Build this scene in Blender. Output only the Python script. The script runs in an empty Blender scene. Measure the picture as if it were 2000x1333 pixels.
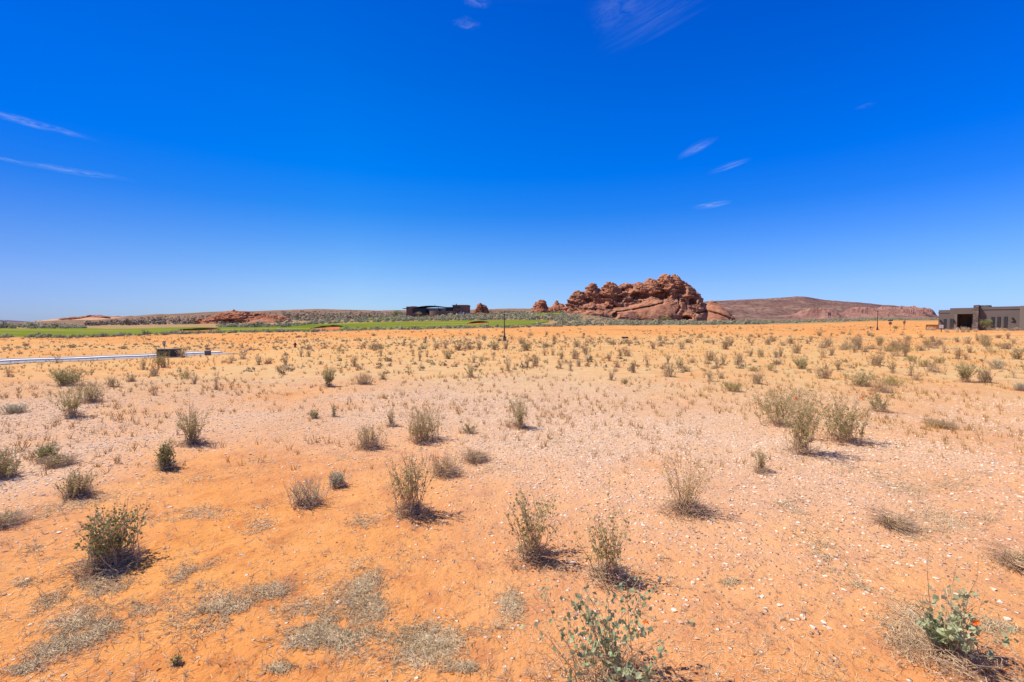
import bpy, bmesh, math, random
import numpy as np
from mathutils import Vector, Matrix

# ------------------------------------------------------------------ camera
C = bpy.context.scene.collection
F, CAM_H, HORIZON = 900.0, 1.6, 632.0
PITCH = math.atan((666.5 - HORIZON) / F)
cam_d = bpy.data.cameras.new('camera'); cam_d.sensor_width = 36.0; cam_d.lens = F / 2000 * 36.0
cam_d.clip_start = 0.05; cam_d.clip_end = 40000
cam = bpy.data.objects.new('camera', cam_d); C.objects.link(cam)
cam.location = (0, 0, CAM_H); cam.rotation_euler = (math.pi / 2 - PITCH, 0, 0)
bpy.context.scene.camera = cam

def ray(px, row):
    a = (np.asarray(px, float) - 1000) / F; b = (666.5 - np.asarray(row, float)) / F
    s, c = math.sin(PITCH), math.cos(PITCH)
    return a, c + b * s, -s + b * c          # world x, y, z

# ------------------------------------------------------------------ sun, sky, exposure
SUN_EL, SUN_AZ = math.radians(57), math.radians(14)     # the sun stands to the left and a little beyond the scene
sd = Vector((-math.cos(SUN_EL) * math.cos(SUN_AZ), math.cos(SUN_EL) * math.sin(SUN_AZ), math.sin(SUN_EL)))
sun_d = bpy.data.lights.new('sun', 'SUN'); sun_d.energy = 4.8; sun_d.angle = math.radians(0.5); sun_d.color = (1.0, 0.93, 0.79)
sun = bpy.data.objects.new('sun', sun_d); C.objects.link(sun)
sun.rotation_euler = sd.to_track_quat('Z', 'Y').to_euler()
sc = bpy.context.scene
sc.view_settings.view_transform = 'Standard'; sc.view_settings.look = 'None'
sc.view_settings.exposure = 0.47; sc.view_settings.gamma = 1.0; sc.view_settings.use_curve_mapping = False

world = bpy.data.worlds.new('World'); sc.world = world; world.use_nodes = True
class NT:
    """small helper for node trees"""
    def __init__(s, tree): s.t = tree; s.n = tree.nodes; s.l = tree.links
    def node(s, typ, **kw):
        n = s.n.new(typ)
        for k, v in kw.items(): setattr(n, k, v)
        return n
    def put(s, sock, v):
        if isinstance(v, bpy.types.NodeSocket): s.l.new(v, sock)
        elif v is not None:
            if isinstance(v, (tuple, list)) and sock.type == 'RGBA' and len(v) == 3: v = (*v, 1)
            sock.default_value = v
    def math(s, op, a, b=None, c=None, clamp=False):
        n = s.node('ShaderNodeMath', operation=op, use_clamp=clamp)
        s.put(n.inputs[0], a); s.put(n.inputs[1], b)
        if c is not None: s.put(n.inputs[2], c)
        return n.outputs[0]
    def vmath(s, op, a, b=None, out=0):
        n = s.node('ShaderNodeVectorMath', operation=op)
        s.put(n.inputs[0], a)
        if b is not None: s.put(n.inputs[1], b)
        return n.outputs[out]
    def mix(s, f, a, b, blend='MIX'):
        n = s.node('ShaderNodeMix', data_type='RGBA', blend_type=blend)
        s.put(n.inputs[0], f); s.put(n.inputs[6], a); s.put(n.inputs[7], b)
        return n.outputs[2]
    def noise(s, vec, scale, detail=2.0, rough=0.5, dist=0.0, out=0):
        n = s.node('ShaderNodeTexNoise')
        s.put(n.inputs['Vector'], vec); n.inputs['Scale'].default_value = scale
        n.inputs['Detail'].default_value = detail; n.inputs['Roughness'].default_value = rough
        n.inputs['Distortion'].default_value = dist
        return n.outputs[out]
    def ramp(s, f, stops):
        n = s.node('ShaderNodeValToRGB'); s.put(n.inputs[0], f)
        e = n.color_ramp.elements
        while len(e) < len(stops): e.new(0.5)
        for el, (p, c) in zip(e, stops):
            el.position = p; el.color = (c, c, c, 1) if isinstance(c, (int, float)) else (*c, 1)
        return n.outputs[0]
    def step(s, f, lo, hi):
        n = s.node('ShaderNodeMapRange', interpolation_type='SMOOTHSTEP')
        s.put(n.inputs[0], f); n.inputs[1].default_value = lo; n.inputs[2].default_value = hi
        return n.outputs[0]
    def attr(s, name):
        return s.node('ShaderNodeAttribute', attribute_name=name).outputs['Fac']

def build_world():
    w = NT(world.node_tree); w.n.clear()
    out = w.node('ShaderNodeOutputWorld'); bg = w.node('ShaderNodeBackground')
    w.l.new(bg.outputs[0], out.inputs[0])
    sky = w.node('ShaderNodeTexSky', sky_type='NISHITA'); sky.sun_disc = False
    sky.sun_elevation = SUN_EL; sky.sun_rotation = math.atan2(sd.x, sd.y); sky.altitude = 1000; sky.dust_density = 0.6; sky.ozone_density = 1.6
    d = w.node('ShaderNodeTexCoord').outputs['Generated']
    sep = w.node('ShaderNodeSeparateXYZ'); w.l.new(d, sep.inputs[0]); el = sep.outputs[2]
    tint = w.ramp(el, SKY_TINT)
    col = w.mix(1.0, sky.outputs[0], tint, 'MULTIPLY')
    side = w.ramp(w.math('ADD', w.math('MULTIPLY', sep.outputs[0], 0.5), 0.5), [(0.1, (0.6, 0.60, 0.78)), (0.34, (1, 1, 1)), (0.85, (1, 1.06, 1.3))])
    col = w.mix(1.0, col, side, 'MULTIPLY')      # the sky is deeper towards the sun's side band
    # thin cirrus wisps: (px, row, half length, half thickness, tilt deg, strength, streakiness)
    for i, (px, row, hl, ht, ang, st, sa, sb) in enumerate(CLOUDS):
        dx, dy, dz = ray(px, row); c = Vector((dx, dy, dz)).normalized()
        right = Vector((0, 0, 1)).cross(c).normalized() * -1
        up = right.cross(c).normalized()
        if up.z < 0: up = -up
        a = math.radians(ang); k = c.dot(Vector((0, math.cos(PITCH), -math.sin(PITCH)))) / F
        e1 = (right * math.cos(a) + up * math.sin(a)) / (hl * k); e2 = (-right * math.sin(a) + up * math.cos(a)) / (ht * k)
        rel = w.vmath('SUBTRACT', d, tuple(c))
        A = w.vmath('DOT_PRODUCT', rel, tuple(e1), 1); B = w.vmath('DOT_PRODUCT', rel, tuple(e2), 1)
        cv = w.node('ShaderNodeCombineXYZ'); w.put(cv.inputs[0], w.math('MULTIPLY', A, sa)); w.put(cv.inputs[1], w.math('MULTIPLY', B, sb)); cv.inputs[2].default_value = i * 7.3
        n = w.noise(cv.outputs[0], 1.0, 6.0, 0.68, 0.9)
        wob = w.math('MULTIPLY', w.math('SUBTRACT', w.noise(cv.outputs[0], 0.45, 1.0), 0.5), 1.6)
        B2 = w.math('ADD', B, wob)
        r = w.math('SQRT', w.math('ADD', w.math('MULTIPLY', A, A), w.math('MULTIPLY', B2, B2)))
        fall = w.step(r, 1.0, 0.0)
        f = w.math('MULTIPLY', fall, w.step(n, 0.30, 0.80))
        f = w.math('MULTIPLY', f, st, clamp=True)
        col = w.mix(f, col, CLOUD_COL)
    w.l.new(col, bg.inputs[0]); bg.inputs[1].default_value = 0.0965

SKY_TINT = [(0.0, (0.50, 0.68, 1.06)), (0.037, (0.505, 0.682, 1.067)), (0.073, (0.49, 0.684, 1.03)), (0.132, (0.35, 0.65, 1.04)), (0.227, (0.075, 0.54, 1.15)), (0.30, (0.0, 0.515, 1.28)),
            (0.396, (0.0, 0.490, 1.30)), (0.468, (0.0, 0.45, 1.27)), (0.56, (0.0, 0.40, 1.25)), (0.75, (0.75, 0.78, 1.0)), (1.0, (0.9, 0.88, 1.0))]
CLOUD_COL = (4.3, 4.9, 7.0)
CLOUDS = [(50, 237, 120, 8.049999999999999, -4, 0.38, 3.0, 1.0),
    (145, 334, 105, 8.049999999999999, 0, 0.412, 3.0, 1.0),
    (5, 311, 42, 5.75, -5, 0.317, 1.5, 1.0),
    (932, 4, 34, 14.95, -6, 0.228, 1.8, 1.6),
    (912, 50, 34, 13.799999999999999, -4, 0.216, 1.8, 1.6),
    (1210, 8, 75, 52.9, 14, 0.127, 2.0, 3.4),
    (1290, 30, 150, 39.099999999999994, 19, 0.095, 1.4, 5.0),
    (1363, 289, 46, 10.35, 20, 0.507, 0.9, 1.4),
    (1424, 325, 46, 9.2, 12, 0.285, 0.9, 2.4),
    (1388, 400, 44, 6.8999999999999995, 4, 0.444, 1.2, 1.2),
    (1690, 207, 22, 8.049999999999999, 8, 0.089, 1.0, 1.4)]
build_world()

# ------------------------------------------------------------------ noise in numpy
def _h(*ix, seed=0):
    h = np.full(ix[0].shape, (seed * 974711 + 1013) & 0xffffffff, np.uint32)
    for k, i in zip((374761393, 668265263, 2147483647 - 58), ix):
        h = (h ^ (i.astype(np.int64) & 0xffffffff).astype(np.uint32)) * np.uint32(k)
        h ^= h >> np.uint32(15)
    h = h * np.uint32(2246822519); h ^= h >> np.uint32(13); h = h * np.uint32(3266489917); h ^= h >> np.uint32(16)
    return h.astype(np.float64) / 4294967295.0

def vn2(x, y, seed=0):
    x = np.asarray(x, float); y = np.asarray(y, float)
    ix, iy = np.floor(x), np.floor(y); fx, fy = x - ix, y - iy
    ux, uy = fx * fx * (3 - 2 * fx), fy * fy * (3 - 2 * fy)
    a, b, c, d = _h(ix, iy, seed=seed), _h(ix + 1, iy, seed=seed), _h(ix, iy + 1, seed=seed), _h(ix + 1, iy + 1, seed=seed)
    return 2 * ((a * (1 - ux) + b * ux) * (1 - uy) + (c * (1 - ux) + d * ux) * uy) - 1

def fbm2(x, y, octv=4, seed=0, gain=0.5):
    s, a, t = 0, 1.0, 0
    for o in range(octv):
        s = s + a * vn2(x, y, seed + o * 17); t += a; a *= gain
        x, y = (x * 1.6 - y * 1.2) + 5.3, (x * 1.2 + y * 1.6) - 3.1
    return s / t

def vn3(x, y, z, seed=0):
    ix, iy, iz = np.floor(x), np.floor(y), np.floor(z); fx, fy, fz = x - ix, y - iy, z - iz
    ux, uy, uz = [f * f * (3 - 2 * f) for f in (fx, fy, fz)]
    r = 0
    for dx in (0, 1):
        for dy in (0, 1):
            for dz in (0, 1):
                w = (ux if dx else 1 - ux) * (uy if dy else 1 - uy) * (uz if dz else 1 - uz)
                r = r + w * _h(ix + dx, iy + dy, iz + dz, seed=seed)
    return 2 * r - 1

def fbm3(P, scale, octv=4, seed=0, gain=0.5):
    x, y, z = P[:, 0] / scale, P[:, 1] / scale, P[:, 2] / scale
    s, a, t = 0, 1.0, 0
    for o in range(octv):
        s = s + a * vn3(x, y, z, seed + o * 13); t += a; a *= gain
        x, y, z = x * 2.03 + 1.7, y * 2.01 - 4.2, z * 1.98 + 9.1
    return s / t

def worley(P, scale, seed=0):
    Q = P / scale; I = np.floor(Q); f1 = np.full(len(P), 9.0); f2 = f1.copy()
    for dx in (-1, 0, 1):
        for dy in (-1, 0, 1):
            for dz in (-1, 0, 1):
                cx, cy, cz = I[:, 0] + dx, I[:, 1] + dy, I[:, 2] + dz
                ax, ay, az = np.abs(cx + _h(cx, cy, cz, seed=seed) - Q[:, 0]), np.abs(cy + _h(cx, cy, cz, seed=seed + 1) - Q[:, 1]), np.abs(cz + _h(cx, cy, cz, seed=seed + 2) - Q[:, 2])
                d = 0.75 * np.maximum(np.maximum(ax, ay), az) + 0.25 * (ax + ay + az) / 1.7
                f2 = np.minimum(f2, np.maximum(f1, d)); f1 = np.minimum(f1, d)
    return f1, f2

def smooth(a, b, x):
    t = np.clip((x - a) / (b - a), 0, 1); return t * t * (3 - 2 * t)

# ------------------------------------------------------------------ terrain: ground height at (x, y)
PROFILE = {                                           # viewing direction -> (distance, row at which the ground is seen)
    0: [(12, 752), (32, 713), (37, 701), (40, 698), (72, 662), (78, 658), (125, 643.5), (150, 638), (400, 636), (2500, 634)],
    160: [(12, 752), (36, 706), (42, 696), (80, 661), (86, 657), (130, 643.5), (155, 639), (450, 632), (2000, 627)],
    325: [(12, 752), (41, 699), (47, 690), (88, 655), (94, 651), (140, 640), (170, 637), (600, 624), (1500, 614)],
    480: [(12, 752), (46, 692), (56, 684), (91, 650.5), (97, 647), (140, 639), (180, 634), (500, 620), (1500, 608)],
    600: [(12, 752), (50, 681), (92, 649), (98, 646), (140, 636), (200, 629), (260, 627), (1500, 606)],
    800: [(12, 752), (52, 675), (92, 646), (100, 643), (160, 629), (200, 624), (260, 620), (400, 621), (1500, 606.5)],
    985: [(12, 752), (58, 667), (95, 642), (102, 639), (165, 627), (230, 618), (270, 612), (400, 613), (2000, 604.5)],
    1100: [(12, 752), (58, 665), (105, 638), (130, 634), (200, 624), (260, 615), (300, 611), (600, 614), (2000, 604)],
    1250: [(12, 752), (60, 664), (110, 636.5), (150, 632), (270, 627), (300, 626), (600, 622), (2000, 612)],
    1430: [(12, 752), (60, 664), (115, 635.5), (150, 632), (300, 627.5), (500, 626), (900, 627), (2000, 627)],
    1740: [(12, 752), (60, 666), (110, 641), (150, 627), (300, 623), (600, 622.5), (900, 622), (2000, 622)],
    1830: [(12, 752), (60, 664), (85, 645), (95, 643), (150, 628), (300, 624), (900, 622), (2000, 622)],
    2000: [(12, 752), (40, 674), (78, 646), (90, 643.5), (150, 634), (300, 630), (2000, 625)],
}
_cols = sorted(PROFILE)
_prof = []
for c in _cols:
    d = np.array([p[0] for p in PROFILE[c]], float); dx, dy, dz = ray(c, [p[1] for p in PROFILE[c]])
    z = CAM_H + d * dz / dy; z[0] = 0.0
    _prof.append((np.concatenate(([0], d)), np.concatenate(([0], z))))

def ground_smooth(X, Y):
    X = np.asarray(X, float); Y = np.asarray(Y, float)
    u = np.clip(1000 + F * X / np.maximum(Y, 3.0), 0, 2000); D = np.maximum(Y, 0)
    zs = [np.interp(D, d, z) for d, z in _prof]
    out = np.zeros(np.broadcast(X, Y).shape)
    for i in range(len(_cols) - 1):
        a, b = _cols[i], _cols[i + 1]
        m = (u >= a) & (u <= b); t = (u - a) / (b - a); t = t * t * (3 - 2 * t)
        out = np.where(m, zs[i] * (1 - t) + zs[i + 1] * t, out)
    return out

def ground(X, Y):
    X = np.asarray(X, float); Y = np.asarray(Y, float)
    z = ground_smooth(X, Y); D = np.hypot(X, Y)
    near = 1 - smooth(10, 60, D)
    z = z + 0.030 * fbm2(X / 1.9, Y / 1.9, 3, 3) * smooth(0.5, 3, D)
    z = z + near * (0.015 * fbm2(X / 0.42, Y / 0.42, 3, 11) + 0.011 * np.abs(fbm2(X / 0.14, Y / 0.14, 3, 23)))
    bank = smooth(45, 70, Y) * (1 - smooth(92, 100, Y))
    z = z + bank * (0.14 * fbm2(X / 2.6, Y / 2.6, 4, 31, 0.65))
    far = smooth(300, 900, Y)
    z = z + far * 6 * fbm2(X / 260, Y / 260, 4, 41)
    return z

_YK = np.exp(np.linspace(math.log(1.2), math.log(4000), 1400))
def hit(px, row, smoothed=False):
    """where the sight line through a photo point meets the ground"""
    px = np.atleast_1d(np.asarray(px, float)); row = np.atleast_1d(np.asarray(row, float))
    res = np.zeros((len(px), 3))
    for s in range(0, len(px), 400):
        dx, dy, dz = ray(px[s:s + 400], row[s:s + 400])
        X = (dx / dy)[:, None] * _YK[None]; Yb = np.broadcast_to(_YK[None], X.shape)
        dif = ground_smooth(X, Yb) - (CAM_H + (dz / dy)[:, None] * Yb)
        k = np.argmax(dif >= 0, axis=1); k = np.where(k == 0, 1, k); r = np.arange(len(k))
        d0, d1 = dif[r, k - 1], dif[r, k]; t = np.clip(-d0 / np.where(d1 - d0 == 0, 1, d1 - d0), 0, 1)
        y = _YK[k - 1] + t * (_YK[k] - _YK[k - 1])
        res[s:s + 400, 0] = dx / dy * y; res[s:s + 400, 1] = y
    res[:, 2] = ground_smooth(res[:, 0], res[:, 1]) if smoothed else ground(res[:, 0], res[:, 1])
    return res

def zrow(px, row, Y):
    dx, dy, dz = ray(px, row); return CAM_H + Y * float(dz / dy)
def at(px, row, Y):
    dx, dy, dz = ray(px, row); return Vector((float(dx / dy) * Y, Y, CAM_H + Y * float(dz / dy)))
def to_img(X, Y, Z):
    s, c = math.sin(PITCH), math.cos(PITCH); z = Z - CAM_H
    fw = np.maximum(Y * c - z * s, 1e-3); up = Y * s + z * c
    return 1000 + F * X / fw, 666.5 - F * up / fw

# ------------------------------------------------------------------ object helpers
def mesh_from(name, V, faces_idx, loop_counts, mats, mat_idx=None, attrs=None, smooth_shade=False):
    """fast mesh: V (n,3), flat vertex indices and the number of corners of each face"""
    me = bpy.data.meshes.new(name); V = np.asarray(V, np.float32)
    lc = np.asarray(loop_counts, np.int32); fi = np.asarray(faces_idx, np.int32)
    me.vertices.add(len(V)); me.vertices.foreach_set('co', V.ravel())
    me.loops.add(len(fi)); me.loops.foreach_set('vertex_index', fi)
    me.polygons.add(len(lc)); me.polygons.foreach_set('loop_start', np.concatenate(([0], np.cumsum(lc)[:-1])).astype(np.int32))
    if mat_idx is not None: me.polygons.foreach_set('material_index', np.asarray(mat_idx, np.int32))
    me.polygons.foreach_set('use_smooth', np.full(len(lc), smooth_shade))
    for m in (mats if isinstance(mats, (list, tuple)) else [mats]): me.materials.append(m)
    for k, a in (attrs or {}).items():
        at_ = me.attributes.new(k, 'FLOAT', 'POINT'); at_.data.foreach_set('value', np.asarray(a, np.float32))
    me.update(calc_edges=True); return me

def link(name, me, parent=None):
    o = bpy.data.objects.new(name, me); C.objects.link(o)
    if parent: o.parent = parent
    return o
def tag(o, label=None, cat=None, group=None, kind=None):
    if label: o['label'] = label
    if cat: o['category'] = cat
    if group: o['group'] = group
    if kind: o['kind'] = kind
    return o
def empty(name, loc, rz=0, label=None, cat=None, group=None):
    o = bpy.data.objects.new(name, None); C.objects.link(o); o.location = loc; o.rotation_euler = (0, 0, rz)
    return tag(o, label, cat, group)

class MB:
    """collects boxes, tubes and sheets, then links them as one mesh"""
    def __init__(s): s.v = []; s.f = []
    def add(s, v, f): b = len(s.v); s.v += [tuple(p) for p in v]; s.f += [tuple(i + b for i in q) for q in f]; return s
    def box(s, x0, x1, y0, y1, z0, z1):
        return s.add([(x0, y0, z0), (x1, y0, z0), (x1, y1, z0), (x0, y1, z0), (x0, y0, z1), (x1, y0, z1), (x1, y1, z1), (x0, y1, z1)],
                     [(3, 2, 1, 0), (4, 5, 6, 7), (0, 1, 5, 4), (1, 2, 6, 5), (2, 3, 7, 6), (3, 0, 4, 7)])
    def tube(s, pts, rad, n=10, cap=True):
        pts = [Vector(p) for p in pts]; rings = []
        for i, p in enumerate(pts):
            t = (pts[min(i + 1, len(pts) - 1)] - pts[max(i - 1, 0)]).normalized()
            a = t.cross(Vector((1, 0, 0)) if abs(t.x) < 0.9 else Vector((0, 1, 0))).normalized(); b = t.cross(a)
            rings.append([p + (a * math.cos(k * 2 * math.pi / n) + b * math.sin(k * 2 * math.pi / n)) * rad[i] for k in range(n)])
        v = [q for r in rings for q in r]; f = []
        for i in range(len(pts) - 1):
            for k in range(n):
                f.append((i * n + k, i * n + (k + 1) % n, (i + 1) * n + (k + 1) % n, (i + 1) * n + k))
        if cap: f += [tuple(range(n))[::-1], tuple((len(pts) - 1) * n + k for k in range(n))]
        return s.add(v, f)
    def prism(s, poly, y0, y1):                     # outline in x-z, extruded along y
        n = len(poly); v = [(x, y0, z) for x, z in poly] + [(x, y1, z) for x, z in poly]
        f = [tuple(range(n)), tuple(range(2 * n - 1, n - 1, -1))] + [(i + n, (i + 1) % n + n, (i + 1) % n, i) for i in range(n)]
        return s.add(v, f)
    def build(s, name, mat, parent=None, bevel=0.0, smooth_shade=False):
        me = bpy.data.meshes.new(name); me.from_pydata(s.v, [], s.f); me.materials.append(mat)
        bm = bmesh.new(); bm.from_mesh(me); bmesh.ops.recalc_face_normals(bm, faces=bm.faces)
        if bevel:
            es = [e for e in bm.edges if len(e.link_faces) == 2 and e.calc_face_angle() > 0.6]
            bmesh.ops.bevel(bm, geom=es, offset=bevel, segments=2, affect='EDGES', profile=0.6)
        for f in bm.faces: f.smooth = smooth_shade
        bm.to_mesh(me); bm.free()
        return link(name, me, parent)

# ------------------------------------------------------------------ materials
def mat_base(name, rough=0.9, spec=0.2):
    m = bpy.data.materials.new(name); m.use_nodes = True; t = NT(m.node_tree)
    b = t.n['Principled BSDF']; b.inputs['Roughness'].default_value = rough; b.inputs['Specular IOR Level'].default_value = spec
    return m, t, b
def pos(t): return t.node('ShaderNodeNewGeometry').outputs['Position']
def objco(t): return t.node('ShaderNodeTexCoord').outputs['Object']
def bump(t, b, h, strength=0.5, dist=0.02):
    n = t.node('ShaderNodeBump'); n.inputs['Strength'].default_value = strength; n.inputs['Distance'].default_value = dist
    t.put(n.inputs['Height'], h); t.l.new(n.outputs[0], b.inputs['Normal'])

def m_plain(name, col, var=0.18, scale=3.0, rough=0.85, spec=0.12, metal=0.0, bumpd=0.0, co='o'):
    m, t, b = mat_base(name, rough, spec); v = objco(t) if co == 'o' else pos(t)
    n = t.noise(v, scale, 5, 0.6); n2 = t.noise(v, scale * 9, 3, 0.6)
    k = t.math('ADD', t.math('MULTIPLY', n, 0.7), t.math('MULTIPLY', n2, 0.3))
    t.put(b.inputs['Base Color'], t.ramp(k, [(0.25, tuple(c * (1 - var) for c in col)), (0.75, tuple(min(1, c * (1 + var)) for c in col))]))
    b.inputs['Metallic'].default_value = metal
    if bumpd: bump(t, b, n2, 0.6, bumpd)
    return m

def m_leaf(name, stops, rough=0.65, trans=0.25):
    """foliage: colour differs from leaf to leaf (attribute tint) and from plant to plant"""
    m, t, b = mat_base(name, rough, 0.25)
    k = t.math('ADD', t.math('MULTIPLY', t.attr('tint'), 0.75), t.math('MULTIPLY', t.node('ShaderNodeObjectInfo').outputs['Random'], 0.25))
    col = t.ramp(k, stops); t.put(b.inputs['Base Color'], col)
    tr = t.node('ShaderNodeBsdfTranslucent'); t.put(tr.inputs[0], col)
    ms = t.node('ShaderNodeMixShader'); ms.inputs[0].default_value = trans
    t.l.new(b.outputs[0], ms.inputs[1]); t.l.new(tr.outputs[0], ms.inputs[2]); t.l.new(ms.outputs[0], t.n['Material Output'].inputs[0])
    return m

def m_ground():
    m, t, b = mat_base('desert_ground', 1.0, 0.0); p = pos(t)
    gravel, pink, far, straw, red, sage = [t.attr(k) for k in ('gravel', 'pink', 'far', 'straw', 'red', 'sage')]
    big = t.noise(p, 0.5, 4, 0.6); mid = t.noise(p, 3.1, 5, 0.65); fine = t.noise(p, 26, 4, 0.7)
    col = t.mix(t.step(big, 0.3, 0.7), SAND_A, SAND_B)
    col = t.mix(t.math('MULTIPLY', t.step(mid, 0.48, 0.70), 0.7), col, SAND_C)
    col = t.mix(t.math('MULTIPLY', t.step(mid, 0.5, 0.25), 0.5), col, SAND_PALE)
    col = t.mix(t.math('MULTIPLY', pink, t.step(t.math('ADD', t.math('MULTIPLY', mid, 0.5), t.math('MULTIPLY', big, 0.5)), 0.3, 0.55)), col, PINK)
    col = t.mix(t.math('MULTIPLY', red, t.step(mid, 0.3, 0.6)), col, RED_SOIL)
    st = t.math('MULTIPLY', straw, t.step(t.noise(p, 1.3, 5, 0.7), 0.28, 0.62))
    col = t.mix(st, col, t.mix(t.noise(p, 9, 3, 0.6), STRAW_A, STRAW_B))
    # pale stones in the soil
    vo = t.node('ShaderNodeTexVoronoi'); t.put(vo.inputs['Vector'], p); vo.inputs['Scale'].default_value = 30; vo.inputs['Randomness'].default_value = 1.0
    sep = t.node('ShaderNodeSeparateColor'); t.l.new(vo.outputs['Color'], sep.inputs[0])
    pick = t.math('LESS_THAN', sep.outputs[0], t.math('MULTIPLY', gravel, 0.75))
    stone = t.math('MULTIPLY', pick, t.step(vo.outputs['Distance'], 0.42, 0.22))
    scol = t.ramp(sep.outputs[1], [(0.0, (0.24, 0.15, 0.12)), (0.25, (0.46, 0.30, 0.21)), (0.7, (0.64, 0.47, 0.35)), (1.0, (0.76, 0.64, 0.53))])
    col = t.mix(t.math('MULTIPLY', gravel, 0.65), col, PALE)
    col = t.mix(stone, col, scol)
    # small dark crumbs and litter
    vo2 = t.node('ShaderNodeTexVoronoi'); t.put(vo2.inputs['Vector'], p); vo2.inputs['Scale'].default_value = 17
    s2 = t.node('ShaderNodeSeparateColor'); t.l.new(vo2.outputs['Color'], s2.inputs[0])
    crumb = t.math('MULTIPLY', t.math('LESS_THAN', s2.outputs[2], 0.07), t.step(vo2.outputs['Distance'], 0.20, 0.1))
    col = t.mix(t.math('MULTIPLY', crumb, 0.6), col, (0.20, 0.10, 0.05))
    col = t.mix(t.math('MULTIPLY', t.step(fine, 0.52, 0.8), 0.4), col, t.mix(0.5, col, (0.25, 0.10, 0.04)))
    # scrub flats under the sagebrush and the far plateau with its dotted bushes
    flat = t.mix(t.step(t.noise(p, 0.12, 5, 0.7), 0.35, 0.65), (0.40, 0.22, 0.11), (0.22, 0.19, 0.11))
    col = t.mix(sage, col, flat)
    fn = t.noise(p, 0.012, 6, 0.62); fcol = t.ramp(fn, [(0.28, (0.155, 0.095, 0.080)), (0.45, (0.205, 0.125, 0.095)), (0.58, (0.245, 0.165, 0.110)), (0.66, (0.38, 0.21, 0.135)), (0.75, (0.20, 0.125, 0.095))])
    vf = t.node('ShaderNodeTexVoronoi'); t.put(vf.inputs['Vector'], p); vf.inputs['Scale'].default_value = 0.055
    fcol = t.mix(t.math('MULTIPLY', t.step(vf.outputs['Distance'], 0.5, 0.25), t.step(t.noise(p, 0.03, 4, 0.7), 0.35, 0.6)), fcol, (0.085, 0.07, 0.05))
    col = t.mix(far, col, fcol)
    t.put(b.inputs['Base Color'], col)
    h = t.math('ADD', t.math('MULTIPLY', fine, 0.5), t.math('ADD', mid, t.math('MULTIPLY', stone, 0.35)))
    bump(t, b, h, 0.9, 0.035)
    return m
SAND_A, SAND_B, SAND_C, SAND_PALE = (0.60, 0.258, 0.074), (0.53, 0.200, 0.056), (0.38, 0.118, 0.040), (0.68, 0.335, 0.130)
PINK, PALE, RED_SOIL = (0.47, 0.265, 0.165), (0.60, 0.405, 0.27), (0.38, 0.115, 0.045)
STRAW_A, STRAW_B = (0.56, 0.385, 0.19), (0.45, 0.31, 0.155)

def m_rock(name, cols, strata=1.6, bumpd=0.5):
    m, t, b = mat_base(name, 0.92, 0.15); p = pos(t)
    sep = t.node('ShaderNodeSeparateXYZ'); t.l.new(p, sep.inputs[0])
    warp = t.noise(p, 0.08, 4, 0.6)
    s = t.math('ADD', t.math('ADD', sep.outputs[2], t.math('MULTIPLY', warp, 9.0)), t.math('MULTIPLY', sep.outputs[0], 0.12))
    cv = t.node('ShaderNodeCombineXYZ'); t.put(cv.inputs[2], s)
    band = t.noise(cv.outputs[0], strata, 4, 0.7); blot = t.noise(p, 0.22, 6, 0.68); fine = t.noise(p, 1.7, 5, 0.7)
    k = t.math('ADD', t.math('MULTIPLY', band, 0.4), t.math('ADD', t.math('MULTIPLY', blot, 0.45), t.math('MULTIPLY', fine, 0.25)))
    t.put(b.inputs['Base Color'], t.ramp(k, [(0.36, cols[0]), (0.50, cols[1]), (0.60, cols[2]), (0.72, cols[3])]))
    mp = t.node('ShaderNodeMapping'); mp.inputs['Scale'].default_value = (0.30, 0.30, 0.05); t.l.new(p, mp.inputs[0])
    var = t.math('MULTIPLY', t.step(t.noise(mp.outputs[0], 1.0, 6, 0.65), 0.50, 0.66), 0.75)      # desert varnish streaks
    src = b.inputs['Base Color'].links[0].from_socket
    t.put(b.inputs['Base Color'], t.mix(var, src, tuple(c * 0.8 for c in cols[0])))
    h = t.math('ADD', t.math('MULTIPLY', band, 0.7), t.math('ADD', blot, t.math('MULTIPLY', fine, 0.6)))
    bump(t, b, h, 0.8, bumpd)
    return m

M = {}
M['ground'] = m_ground()
M['rock'] = m_rock('red_sandstone', [(0.125, 0.054, 0.036), (0.31, 0.130, 0.076), (0.46, 0.215, 0.125), (0.58, 0.32, 0.20)])
M['rock_orange'] = m_rock('orange_sandstone', [(0.15, 0.048, 0.028), (0.32, 0.112, 0.058), (0.48, 0.20, 0.105), (0.58, 0.31, 0.185)])
M['leaf_grey'] = m_leaf('grey_green_leaf', [(0.0, (0.226, 0.221, 0.09)), (0.4, (0.382, 0.347, 0.155)), (0.75, (0.55, 0.493, 0.246)), (1.0, (0.716, 0.608, 0.311))], trans=0.5)
M['leaf_far'] = m_leaf('dry_olive_leaf', [(0.0, (0.18, 0.15, 0.072)), (0.45, (0.324, 0.276, 0.15)), (1.0, (0.504, 0.432, 0.258))], trans=0.5)
M['leaf_blue'] = m_leaf('blue_green_leaf', [(0.0, (0.165, 0.206, 0.101)), (0.4, (0.314, 0.37, 0.2)), (0.8, (0.494, 0.545, 0.319)), (1.0, (0.658, 0.678, 0.412))], trans=0.35)
M['leaf_dark'] = m_leaf('dark_green_leaf', [(0.0, (0.116, 0.147, 0.051)), (0.5, (0.234, 0.265, 0.102)), (1.0, (0.404, 0.391, 0.187))], trans=0.45)
M['leaf_green'] = m_leaf('yellow_green_leaf', [(0.0, (0.189, 0.203, 0.041)), (0.5, (0.338, 0.351, 0.081)), (1.0, (0.486, 0.472, 0.149))], trans=0.4)
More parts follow.
